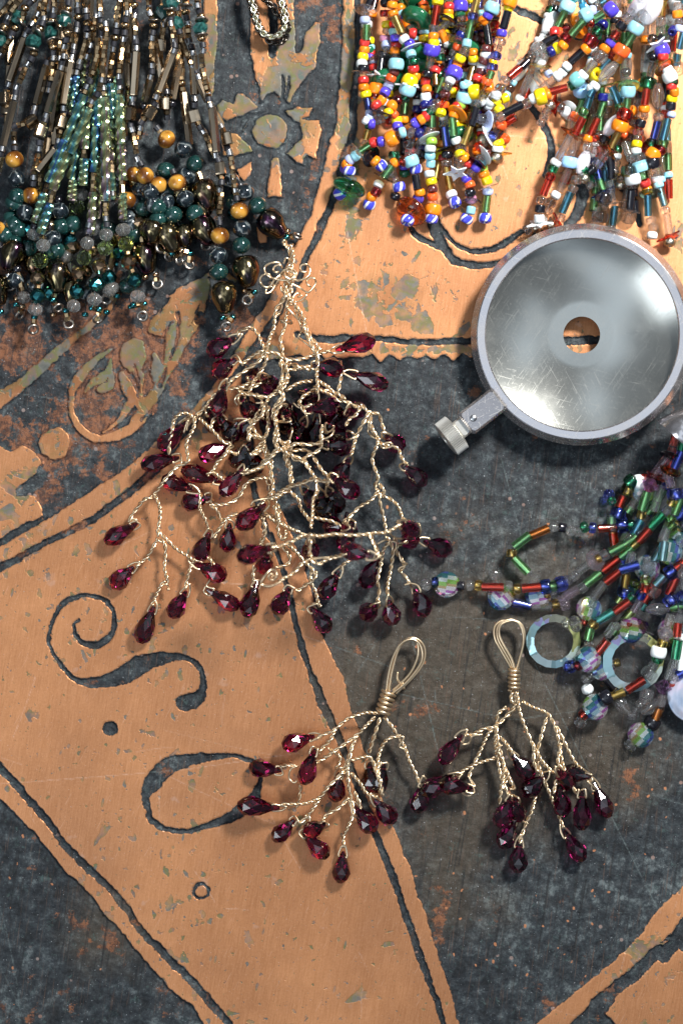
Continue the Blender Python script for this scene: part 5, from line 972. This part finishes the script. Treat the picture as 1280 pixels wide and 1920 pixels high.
a5, b6, c7, d8, ee, ff, gg, zz5 = (420, 430, 3.765), (180, 600, 3.765), (180, 900, 3.765), (400, 700, 4.267), (420, 940, 4.267), (600, 720, 4.571), (600, 940, 4.571), (380, 600, 5.333)
S1 = (0, 0, 1)
big = thing('garnet_spray', 'large spreading spray of twisted gold wire with dark red faceted drops and a curled top', 'wire pendant', P(540, 820, 0))
sprig(big, [
 # twisted stem and its curls
 (S1, 52, 62, "534 455 542 470 545 490 538 512 538 545"), (S1, 58, 66, "546 458 550 480 546 505 544 530 540 560"), (S1, 66, 72, "532 505 543 525 546 550"), (a5, 60, 54, "410 95 425 75 440 95 415 108 430 112 450 110", 's'), (a5, 60, 60, "420 240 440 200 475 240 450 262", 's'),
 (a5, 84, 84, "385 300 362 302 345 285 362 258 395 252 410 275 385 235 330 238 290 262 288 300 320 335 370 352 430 360 490 345 512 312 480 278 430 285 400 310", 's'),
 (a5, 74, 76, "325 372 345 385 342 402 318 408 285 405 258 380 256 345 280 320 320 318 330 350", 's'), (a5, 70, 80, "440 300 400 330 370 380 330 440 295 450 300 420 330 395 360 350 400 320", 's'),
 (a5, 80, 76, "585 300 548 298 535 275 550 250 580 246 605 270 600 320 560 352 510 358 470 330", 's'), (a5, 76, 70, "612 405 588 388 585 362 608 342 638 348 648 375 625 415 590 445 540 415 490 390 450 370 430 330", 's'),
 (a5, 66, 70, "520 478 545 468 530 450 500 460 485 490 505 512 545 500 578 470 585 440", 's'), (a5, 88, 80, "440 260 480 280 500 310 470 350 430 330 430 300 460 290 500 320 480 380", 's'),
 (a5, 72, 66, "430 370 440 430 460 480 470 540"), (a5, 66, 70, "400 400 420 440 450 500 440 560"), (a5, 40, 40, "395 640 430 650 450 640 485 650", 's'), (a5, 40, 44, "400 655 440 660 480 665 470 640", 's'),
 # main limbs
 (a5, 74, 70, "440 440 430 480 400 520 370 560 358 620 350 700 325 760 310 820 290 862"), (a5, 62, 56, "430 470 405 520 395 580 370 600"), (a5, 54, 62, "450 560 435 640 425 700 400 770 412 850 410 930 420 1000 405 1060 400 1120"),
 (a5, 76, 72, "470 480 500 530 550 600 575 650 560 690 590 760 620 820 655 880 660 960 655 1030 660 1100 655 1160"), (a5, 66, 62, "430 540 480 590 530 650 545 720 525 760 560 790 610 830 640 870 690 840", 's'), (a5, 60, 68, "500 540 530 620 580 690 610 760 665 830 650 880"),
 (zz5, 66, 54, "640 300 600 250 560 150 480 70 430 90 370 110 350 170"), (zz5, 64, 52, "635 290 560 320 480 370 420 420 390 450"), (zz5, 66, 66, "630 310 570 400 450 490 330 570 270 620 250 660"), (zz5, 68, 60, "625 320 635 400 590 500 520 610 470 700 455 750"),
 (zz5, 70, 66, "620 320 680 325 760 345 840 390 980 390 1120 350 1200 325 1260 310"), (zz5, 62, 60, "780 420 830 450 900 440 980 470 1040 465 1100 480"), (zz5, 60, 58, "780 440 830 500 900 495 1000 480 1080 500"),
 (zz5, 62, 66, "790 380 775 440 800 500 790 600 760 680 700 740 650 800 640 830"), (zz5, 70, 84, "850 400 830 460 850 540 820 620 790 680 800 760 720 880 700 960 740 1060 720 1160 740 1250"), (zz5, 60, 64, "860 560 830 640 760 720 660 770 540 760"),
 (zz5, 58, 50, "640 830 600 860 560 920 490 1030 455 1110 470 1160"), (zz5, 60, 56, "660 860 650 950 660 1050 640 1150 560 1180 490 1150 450 1090"), (zz5, 56, 52, "600 850 570 760 470 740 350 710"), (zz5, 54, 50, "590 625 520 660 440 680 350 690"), (zz5, 60, 54, "480 620 400 660 270 690"), (zz5, 52, 52, "350 710 400 715 340 760 320 810 350 850", 's'), (zz5, 56, 52, "530 830 590 830 640 850 600 900", 's'),
 (zz5, 66, 60, "830 710 900 660 1000 620 1100 610"), (zz5, 62, 56, "960 830 1000 770 1080 720 1140 660"), (zz5, 56, 60, "900 830 980 880 1110 850 1160 800 1160 700", 's'), (zz5, 60, 52, "1130 690 1200 700 1270 720"),
 # right
 (ff, 66, 66, "-60 30 20 60 100 100 160 140 230 155 300 190 340 200 310 260 250 300 220 360"), (ff, 68, 62, "-20 -30 60 20 100 60 160 90 220 130"), (ff, 60, 66, "350 170 400 230 440 260 430 320 450 390 480 450"), (ff, 66, 58, "420 240 370 330 310 450 280 560 265 610"), (ff, 64, 50, "440 245 500 260 520 310 540 380 560 430"),
 (ff, 60, 44, "400 300 440 400 500 470 520 510 600 530 670 560 690 620 740 690"), (ff, 58, 48, "510 460 480 540 445 640 470 730 495 800 470 870 495 920"), (ff, 52, 44, "500 900 440 990 340 1050 280 1110 200 1180"), (ff, 52, 34, "510 930 510 1010 540 1130 560 1240 565 1290"), (ff, 52, 44, "500 850 550 920 520 950 600 985 660 1040 690 1110 710 1160"),
 (ff, 58, 56, "430 320 410 400 430 440 480 470 500 500 540 550 620 530 590 500 520 520", 's'),
 (gg, 205, 170, "-95 285 0 300 130 282 260 290 390 285 480 272 560 268 640 230 690 205"), (gg, 150, 60, "590 270 640 310 700 320 745 290 745 260", 's'), (gg, 66, 34, "555 300 590 340 540 420 520 540 490 680 505 760 490 860"), (gg, 60, 34, "600 350 625 430 600 600 580 700 575 770"), (gg, 58, 30, "630 300 660 370 650 430 700 500 720 560 680 590 740 660 760 700"),
 (gg, 60, 54, "560 330 500 360 480 390", 's'), (gg, 60, 56, "580 350 650 350 640 430 620 400", 's'), (gg, 54, 30, "670 430 700 520 745 535 700 560 670 590 720 640 770 700 720 715 790 705", 's'),
 # centre
 (d8, 96, 120, "530 130 560 200 510 300 495 370 515 480 500 560 525 610 470 660 430 710 370 760 300 780 250 800"), (d8, 76, 78, "540 200 480 300 510 400 500 480 490 560 520 600"), (d8, 70, 96, "520 530 590 590 640 680 720 705 790 800 820 850"), (d8, 84, 90, "530 600 640 660 730 700 770 760"),
 (d8, 96, 150, "825 850 830 940 800 1010 795 1120 780 1240"), (d8, 90, 180, "430 1000 500 970 600 910 700 880 800 845 870 860 940 855"), (d8, 80, 70, "520 520 560 560 610 550 590 620 600 700 620 760 610 830 630 890"), (d8, 78, 64, "560 580 580 700 615 780 630 870 600 930"), (d8, 66, 60, "610 940 680 1010 700 1080 760 1160 790 1200"),
 (d8, 60, 52, "800 1150 880 1170 960 1190 1030 1230 1080 1240"), (d8, 92, 96, "610 610 650 565 750 570 830 560 870 540 870 500"), (d8, 80, 78, "630 620 700 610 770 630 820 700 870 780 920 830 940 850"), (d8, 96, 86, "870 420 860 500 860 590 820 630 750 660 720 690"), (d8, 96, 92, "875 530 940 500 965 455", 's'),
 (d8, 58, 70, "400 580 430 680 460 780 480 900 460 990 500 1030 530 1100 520 1180"), (d8, 70, 60, "430 1010 520 990 560 960 620 920"), (d8, 66, 52, "-20 1050 100 1050 150 1030 210 980 260 890 330 850 400 835 470 850"), (d8, 96, 100, "300 1060 330 1020 440 1000 470 980", 's'), (d8, 60, 50, "410 1100 430 1140 500 1160 580 1220 680 1270"),
 (d8, 70, 66, "410 260 390 330 330 390 290 460 280 540 300 500"), (d8, 66, 60, "440 380 430 470 400 540 350 600 310 650"), (d8, 64, 62, "280 490 330 500 400 520 430 480"),
 (d8, 62, 58, "390 200 330 175 250 160 200 140"),
 # upper left limb
 (zz5, 50, 54, "130 730 60 830 0 900 -60 950"), (b6, 50, 54, "830 560 760 630 700 690 650 660 590 665 550 710 540 780 520 860 515 950"), (b6, 52, 40, "700 680 690 760 640 860 650 960 650 1000 580 1030 530 1080 470 1150 430 1210 410 1240"), (b6, 52, 46, "730 690 790 750 850 810 900 860 950 870"), (b6, 46, 52, "950 880 910 950 860 1000 830 1060 785 1095"), (b6, 44, 46, "900 960 930 930 1000 950"), (b6, 50, 44, "640 780 650 700 620 800", 's'),
 (b6, 58, 60, "1080 700 1130 800 1190 860 1180 900 1120 950 1090 940"), (b6, 60, 54, "1190 880 1240 1000 1230 1100 1250 1180 1220 1280"),
 (b6, 62, 80, "1010 1080 1080 1070 1140 1050 1190 990 1260 930 1290 890"),
 # lower left
 (c7, 40, 26, "400 120 340 140 290 200 250 260 230 300"), (c7, 38, 32, "420 110 450 190 450 280 440 350 440 400"), (c7, 30, 24, "440 410 400 480 360 545 310 590 285 610"), (c7, 32, 24, "440 420 485 450 490 540 485 620 500 690 505 730"), (c7, 24, 22, "490 710 450 760 410 850 395 890"), (c7, 24, 22, "480 740 500 735 515 760 500 775 525 770", 's'),
 (c7, 32, 30, "430 350 500 420 560 480 640 530 700 570"), (c7, 28, 26, "690 570 660 640 640 720 635 770"), (c7, 44, 30, "735 205 770 280 790 340"), (c7, 44, 36, "810 180 850 210 880 270 900 290"), (c7, 40, 36, "1000 240 920 270 860 360 830 410"), (c7, 30, 28, "790 540 830 600 820 690"),
 (c7, 44, 60, "1200 -20 1230 90 1150 190 1170 260 1190 350 1160 450"), (c7, 56, 60, "1180 240 1240 250 1300 300"),
 # lower middle
 (ee, 80, 62, "310 130 330 240 300 330"), (ee, 76, 60, "400 30 430 130 430 230 460 300 490 290 500 230"), (ee, 74, 40, "340 110 400 160 500 210 580 240 640 270"), (ee, 60, 34, "490 330 560 390 620 460 700 540 730 590 740 560"), (ee, 40, 26, "700 560 690 640 730 720 750 800 770 850"), (ee, 44, 30, "740 560 720 620 650 670 600 710 570 700"),
 (ee, 46, 52, "470 360 520 430 520 490 470 520 410 530"), (ee, 30, 24, "245 510 230 600 230 660"), (ee, 205, 230, "660 270 600 290 520 330 430 370 380 370"), (ee, 200, 190, "680 260 690 340 680 400 700 450 710 470"), (ee, 190, 200, "690 470 620 500 570 560 520 600 470 620 430 650"), (ee, 196, 215, "690 465 760 500 830 460 920 440 980 410"), (ee, 194, 200, "700 460 800 450 880 450", 's'),
 (ee, 200, 206, "430 650 370 680 310 665 300 640 340 580 380 545 415 560 420 600 390 630 355 615 370 580 400 590 385 605", 's'), (ee, 200, 200, "460 640 400 670 350 685 290 665", 's'), (ee, 40, 34, "1010 465 960 500 930 540"),
], [
 (b6, 985, 125, 790, 235), (b6, 990, 275, 830, 385), (a5, 785, 852, 1065, 775, 60), (a5, 628, 960, 840, 985, 70), (a5, 885, 1015, 1155, 1105, 50), (b6, 905, 455, 845, 680), (b6, 880, 690, 980, 840, 40), (b6, 790, 640, 860, 720, 30), (zz5, 600, 560, 700, 680, 30), (zz5, 380, 770, 500, 960, 70), (zz5, 840, 1000, 800, 850, 90), (zz5, 840, 900, 840, 1110, 40), (zz5, 480, 590, 540, 560, 24),
 (d8, 740, 290, 1010, 250, 70), (d8, 920, 440, 990, 270, 60), (d8, 1060, 300, 1190, 290, 40), (d8, 880, 570, 1095, 600, 60), (d8, 730, 380, 650, 540, 40), (d8, 830, 350, 810, 540, 34), (f_ if False else ff, 250, 640, 130, 850, 44), (ff, 90, 790, 330, 960, 90), (ff, 260, 440, 90, 440, 28), (ff, 560, 440, 690, 540, 30), (ff, 700, 690, 905, 860, 34),
 (b6, 640, 715, 450, 915, 40), (b6, 590, 970, 320, 1030, 36), (b6, 950, 880, 730, 970, 36), (b6, 885, 1145, 605, 1050, 34), (b6, 690, 1200, 465, 1120, 30), (c7, 810, 120, 618, 170, 30), (b6, 1050, 1040, 885, 1240, 60), (b6, 1030, 900, 1160, 1080, 30), (b6, 1000, 720, 930, 860, 50),
 (c7, 295, 305, 65, 440), (c7, 270, 610, 115, 750), (c7, 410, 890, 310, 1150), (c7, 640, 780, 530, 970), (c7, 800, 370, 720, 555), (c7, 945, 305, 925, 490), (ee, 335, 20, 105, 215, 84), (ee, 400, 365, 105, 455, 215), (ee, 350, 420, 310, 560, 30), (ee, 265, 640, 175, 925), (ee, 525, 690, 410, 895), (ee, 690, 845, 840, 1040, 26), (c7, 700, 590, 920, 690, 26), (c7, 780, 770, 1010, 905, 22),
 (ee, 690, 310, 690, 440, 40), (ee, 920, 560, 780, 770, 32), (ee, 1190, 440, 940, 380, 215), (gg, 510, 460, 370, 740, 30), (gg, 270, 180, 190, 430, 60), (gg, 220, 220, 50, 200, 30), (gg, 690, 190, 810, 280, 130), (gg, 840, 240, 740, 370, 60), (gg, 880, 340, 1110, 420, 26), (gg, 480, 890, 380, 980, 44), (gg, 590, 850, 620, 1040, 24), (gg, 810, 740, 900, 960, 24),
 (S1, 470, 770, 458, 815, 36), (S1, 560, 735, 590, 750, 40), (S1, 540, 790, 560, 830, 30), (S1, 620, 790, 600, 835, 34), (S1, 470, 830, 440, 870, 30), (S1, 600, 930, 640, 950, 44), (S1, 625, 940, 600, 975, 30), (S1, 650, 960, 655, 1010, 36), (S1, 420, 760, 398, 800, 28), (S1, 455, 840, 470, 890, 28), (S1, 560, 800, 530, 770, 26), (S1, 650, 780, 620, 765, 50),
 (d8, 720, 920, 830, 1060, 60), (d8, 860, 960, 880, 1120, 40), (d8, 920, 940, 1000, 1070, 30), (d8, 860, 560, 900, 560, 30), (b6, 1160, 660, 1260, 700, 24), (d8, 620, 480, 580, 420, 26),
])

s4, s5 = (420, 1180, 3.2), (760, 1140, 3.122)
sm1 = thing('garnet_sprig', 'small garnet sprig whose wire loop leans right, lying across the copper and the dark line', 'wire pendant', P(640, 1450, 0), 'small garnet wire sprigs with loops')
def bail(root, crop, loops, z, coil, cr_, n_):
    for i, s in enumerate(loops):
        v_ = [float(q) for q in s.split()]; twisted([Pu(crop[0] + v_[j] / crop[2], crop[1] + v_[j + 1] / crop[2], z + i * 3.5 + (3 * math.sin(j / 3) if j else 0)) for j in range(0, len(v_), 2)], root, single=True, name='wire_eye', r=2.3)
    (x0, y0), (x1, y1) = coil; a = Pu(crop[0] + x0 / crop[2], crop[1] + y0 / crop[2], z + 5); b = Pu(crop[0] + x1 / crop[2], crop[1] + y1 / crop[2], z + 5); t = (b - a); L = t.length; t.normalize()
    p = t.cross(Vector((0, 0, 1))).normalized(); q = p.cross(t); pts = []
    for i in range(n_ * 20 + 1): an = i / 20 * 2 * math.pi; pts.append((a + t * (L * i / (n_ * 20)) + (p * math.cos(an) + q * math.sin(an)) * cr_) * U)
    A = Acc(); A.add(tube(pts, 2.9 * U, 8)); A.obj('wire_coil', 'wire', root)
bail(sm1, s4, ["975 385 1000 240 1030 140 1080 70 1130 50 1180 75 1205 130 1190 210 1120 300 1030 385", "985 380 1012 230 1050 110 1100 62 1145 60 1165 110 1155 180 1110 270 1010 370", "970 385 990 250 1020 150 1062 85 1120 60 1170 85 1190 150 1170 220 1090 320 1000 390"], 26, ((988, 375), (948, 515)), 12.5, 5)
sprig(sm1, [
 (s4, 30, 26, "1040 255 1040 300 1080 360 1070 320", 's'),
 (s4, 34, 40, "930 505 850 500 770 522 710 560 660 605 600 630 555 655"), (s4, 38, 44, "670 590 640 660 600 700 565 745"), (s4, 30, 26, "620 710 690 760 690 800 670 840"), (s4, 40, 50, "905 525 840 590 800 630 720 690 650 740 590 780 545 805"),
 (s4, 34, 22, "935 530 900 640 870 740"), (s4, 32, 24, "960 525 1010 590 1040 640 1080 700 1110 790 1150 870 1175 935"), (s4, 36, 30, "1060 640 980 660 935 730 920 830 940 920 950 1000"), (s4, 34, 28, "1040 640 1080 650 1050 700 1080 720", 's'),
 (s4, 40, 44, "800 630 760 720 735 800 690 880 620 950 570 1010 480 1045 340 1050"), (s4, 40, 36, "740 790 850 765 890 790 910 850 930 900"), (s4, 44, 26, "740 800 745 930 760 1010 775 1100 740 1190 715 1240 720 1310"), (s4, 40, 34, "760 860 820 930 850 980 920 1010"), (s4, 44, 44, "770 690 750 780 730 850 700 870"),
 (s4, 42, 50, "750 1010 690 1070 620 1110 590 1150"), (s4, 36, 30, "585 1000 530 1080 490 1130 455 1165"), (s4, 30, 28, "490 1110 515 1140 505 1180"), (s4, 36, 30, "430 820 380 815 340 820"), (s4, 34, 22, "460 930 450 1020 430 1070"), (s4, 36, 34, "440 820 400 840 390 890 420 920 440 905", 's'), (s4, 32, 28, "780 970 810 1040 815 1090"), (s4, 36, 30, "760 1010 770 1110 800 1130 800 1100", 's'), (s4, 36, 34, "910 840 930 910 940 990"),
], [
 (s4, 545, 640, 350, 700), (s4, 545, 718, 475, 930, 56), (s4, 345, 850, 152, 825), (s4, 335, 1072, 80, 1055), (s4, 425, 1140, 300, 1265), (s4, 690, 860, 665, 1030), (s4, 610, 1165, 490, 1220, 60), (s4, 470, 1210, 620, 1370, 26), (s4, 715, 1330, 695, 1520), (s4, 780, 1060, 905, 1215), (s4, 900, 1020, 1020, 1160), (s4, 870, 800, 880, 950, 26), (s4, 960, 810, 920, 960, 30), (s4, 1195, 915, 1160, 1100, 24)])
sm2 = thing('garnet_sprig', 'small garnet sprig whose wire loop stands upright, lying wholly on the dark green field', 'wire pendant', P(980, 1450, 0), 'small garnet wire sprigs with loops')
bail(sm2, s5, ["625 365 600 320 560 250 522 180 518 115 550 80 600 70 650 78 690 130 682 230 655 365", "632 365 610 310 570 240 540 180 535 120 565 82 620 68 675 95 695 160 676 260 650 365", "640 368 620 300 575 220 548 160 550 110 580 84 640 76 680 120 688 200 668 290 646 370"], 26, ((634, 360), (634, 482)), 9.5, 5)
sprig(sm2, [
 (s5, 30, 26, "625 480 615 540 640 580 590 640 550 660"), (s5, 34, 38, "645 490 640 570 590 630 530 690 450 710 390 740 345 745"), (s5, 36, 24, "530 690 480 740 430 850 390 930 370 990"), (s5, 32, 26, "520 880 420 910 345 945 300 990"), (s5, 40, 30, "650 490 670 620 720 750 760 830 800 900 860 960 910 970"),
 (s5, 36, 34, "680 545 740 580 830 620 870 690 890 760 905 850 930 950 1000 1090"), (s5, 30, 34, "825 640 790 760 770 880 800 990"), (s5, 32, 26, "880 690 930 790 980 890 1030 945"), (s5, 40, 34, "530 690 540 790 560 860 575 950 560 1050 548 1150"), (s5, 34, 36, "550 750 600 810 630 860"), (s5, 40, 34, "590 950 610 1010 640 1060"), (s5, 38, 32, "530 700 525 800 540 900 560 1000 600 1090"),
 (s5, 30, 24, "800 990 840 1080 900 1230 925 1290"), (s5, 26, 20, "760 1100 740 1180 700 1270 665 1380"), (s5, 34, 34, "750 800 750 900 770 960"), (s5, 34, 40, "910 790 890 900 920 960 880 1020 865 1090"), (s5, 36, 30, "1060 1010 1090 1040 1130 1070", 's'), (s5, 38, 34, "590 580 540 620 530 690"), (s5, 36, 30, "450 740 390 750 370 790 330 800", 's'), (s5, 30, 28, "370 990 400 1070 370 1100 335 1085 340 1060", 's'), (s5, 40, 34, "560 800 540 840 570 900 590 1000 550 1080"), (s5, 34, 34, "590 950 630 1030 640 1060 610 1060", 's'),
], [
 (s5, 330, 740, 205, 910), (s5, 395, 1060, 195, 1020, 40), (s5, 290, 985, 85, 1085, 30), (s5, 1030, 1070, 1030, 1300, 46), (s5, 820, 980, 685, 1095), (s5, 1085, 990, 945, 960, 40), (s5, 1100, 1025, 1190, 1225, 26), (s5, 620, 1105, 540, 1280, 44), (s5, 620, 855, 745, 990), (s5, 640, 1110, 660, 1240, 26), (s5, 925, 1305, 1040, 1480), (s5, 665, 1370, 655, 1545), (s5, 900, 1035, 925, 1220), (s5, 640, 1240, 560, 1405, 24), (s5, 890, 950, 960, 1040, 20)])
# ---------------------------------------------------------------- chrome head mirror: bezel, concave mirror with a hole, hinge and knurled screw
hm = thing('round_mirror', "round chrome mirror in a heavy bezel with a central hole and knurled side screw", 'mirror', P(1088, 628, 0))
c0 = PW(hm)
def at_m(z): return Matrix.Translation(P(1089, 629, z)) @ Matrix.Diagonal((U, U, U, 1))
TILT = Matrix.Rotation(0.08, 4, 'X') @ Matrix.Rotation(-0.10, 4, 'Y')
MZ = 78
MM = Matrix.Translation(P(1090, 628, MZ)) @ TILT @ Matrix.Diagonal((U, U, U, 1))
V, Fc = lathe([(176, 8), (178, 10), (191, 10), (193, 9), (204, -5), (204, -12), (204, -30), (200, -34), (182, -34), (177, -30)][::-1], 96)
link('bezel', mesh('bezel', V, Fc, 'chrome', True, math.radians(25)), hm, MM)
roc = 520.0
def dish(r):
    # concave, with a flat lip round the hole
    r = max(r, 0.35 * r + 40)
    return -12 - (math.sqrt(roc * roc - r * r) - math.sqrt(roc * roc - 180 * 180))
pr = [(34, dish(34))] + [(r, dish(r)) for r in range(37, 180, 4)] + [(180, dish(180))]
under = [(r, z - 6) for r, z in pr][::-1]
V, Fc = lathe((pr + under)[::-1], 96)
link('concave_mirror', mesh('concave_mirror', V, Fc, 'mirror', True, math.radians(40)), hm, MM)
dx = Vector((-240, -187, 0)).normalized(); dy = Vector((0, 0, 1)).cross(dx)
def along(x, y, z): return Matrix.Translation(P(x, y, z)) @ Matrix(((dx.x, dy.x, 0, 0), (dx.y, dy.y, 0, 0), (0, 0, 1, 0), (0, 0, 0, 1))) @ Matrix.Diagonal((U, U, U, 1))
def block(hx, hy, hz, bv):
    vs = []
    for z, k in ((-hz, bv), (-hz + bv, 0), (hz - bv, 0), (hz, bv)):
        a, b = hx - k, hy - k
        vs += [(-a, -b + bv, z), (-a + bv, -b, z), (a - bv, -b, z), (a, -b + bv, z), (a, b - bv, z), (a - bv, b, z), (-a + bv, b, z), (-a, b - bv, z)]
    fs = [tuple(range(8))[::-1], tuple(24 + j for j in range(8))]
    for i in range(3): fs += [(i * 8 + j, i * 8 + (j + 1) % 8, (i + 1) * 8 + (j + 1) % 8, (i + 1) * 8 + j) for j in range(8)]
    return vs, fs
V, Fc = block(40, 24, 22, 4); hb = link('hinge_block', mesh('hinge_block', V, Fc, 'chrome', False), hm, along(903, 772, 68))
V, Fc = lathe([(6.5, 0), (6.5, 1), (5, 2.2), (0.01, 2.6)], 20, closed=False); V = [(x, y, z) for x, y, z in V]
link('rivet', mesh('rivet', V, [f[::-1] for f in Fc] if False else Fc, 'silver', True), hb, along(887, 784, 90))
for sgn in (0,):
    V, Fc = block(10, 18, 17, 3); link('hinge_neck', mesh('hinge_neck', V, Fc, 'knurl', False), hm, along(865, 802, 62))
# knurled wheel
vs, fs = [], []; NK = 52
for x, r, kn in ((-15, 24, 0), (-13, 33, 0), (-12, 36, 1), (12, 36, 1), (13, 33, 0), (15, 30, 0), (15, 18, 0), (11, 16, 0)):
    for j in range(NK * 4):
        a = 2 * math.pi * j / (NK * 4); rr = r - (1.8 if (j % 4) in (2, 3) and kn else 0); vs.append((x, rr * math.cos(a), rr * math.sin(a)))
M4 = NK * 4
for i in range(7): fs += [(i * M4 + j, i * M4 + (j + 1) % M4, (i + 1) * M4 + (j + 1) % M4, (i + 1) * M4 + j) for j in range(M4)]
fs.append(tuple(range(M4))[::-1]); fs.append(tuple(7 * M4 + j for j in range(M4)))
link('knurled_screw', mesh('knurled_screw', vs, fs, 'knurl', False), hm, along(846, 817, 56))

# ---------------------------------------------------------------- end of a chain at the top
ch = thing('chain', 'doubled cream and dark metal chain hanging in a loop over the etched flower', 'chain', P(505, 20, 0))
def chain(s, z, mat, r, st):
    it = parse(s, (280, 0, 4)); pts = [Vector(q) for q in smooth([tuple(P(x, y, z + 5 * math.sin(i)) / U) for i, (x, y, _) in enumerate(it)], 8)]; pts = resample(pts, st)
    V, Fc = torus(0.72, 0.28, 14, 7); k = ('link', mat)
    if k not in MESH: MESH[k] = mesh('chain_link', V, Fc, mat, True)
    for i, p in enumerate(pts):
        d = (pts[min(i + 1, len(pts) - 1)] - pts[max(i - 1, 0)]).normalized()
        sd = Vector((0, 0, 1)).cross(d).normalized(); nrm = (Vector((0, 0, 1)) if i % 2 else sd); nrm = (nrm + sd * 0.35 * (1 if i % 4 < 2 else -1)).normalized(); o = nrm.cross(d).normalized()
        m = Matrix(((d.x, o.x, nrm.x, p.x * U), (d.y, o.y, nrm.y, p.y * U), (d.z, o.z, nrm.z, p.z * U), (0, 0, 0, 1)))
        link('chain_link', MESH[k], ch, m @ Matrix.Diagonal((r * 1.25 * U, r * 0.9 * U, r * U, 1)))
for dxs in (-14, 14): chain(' '.join(f'{a + dxs} {b} w' for a, b in ((748, -80), (768, 20), (790, 110), (815, 190), (850, 245), (905, 275), (955, 268), (1000, 235), (1018, 180), (1010, 90), (985, 0), (960, -80))), 34, 'chain_dark', 6.6, 7)
chain(' '.join(f'{a} {b} w' for a, b in ((748, -80), (768, 20), (790, 110), (815, 190), (850, 245), (905, 275), (955, 268), (1000, 235), (1018, 180), (1010, 90), (985, 0), (960, -80))), 40, 'chain_cream', 7.0, 8)
chain(' '.join(f'{a} {b} w' for a, b in ((800, -80), (850, -20), (890, 20), (930, 60), (960, 110), (1000, 130))), 18, 'chain_dark', 7.5, 8)
chain(' '.join(f'{a} {b} w' for a, b in ((830, 230), (880, 290), (930, 318), (990, 310), (1030, 260), (1040, 200))), 12, 'chain_dark', 8, 9)
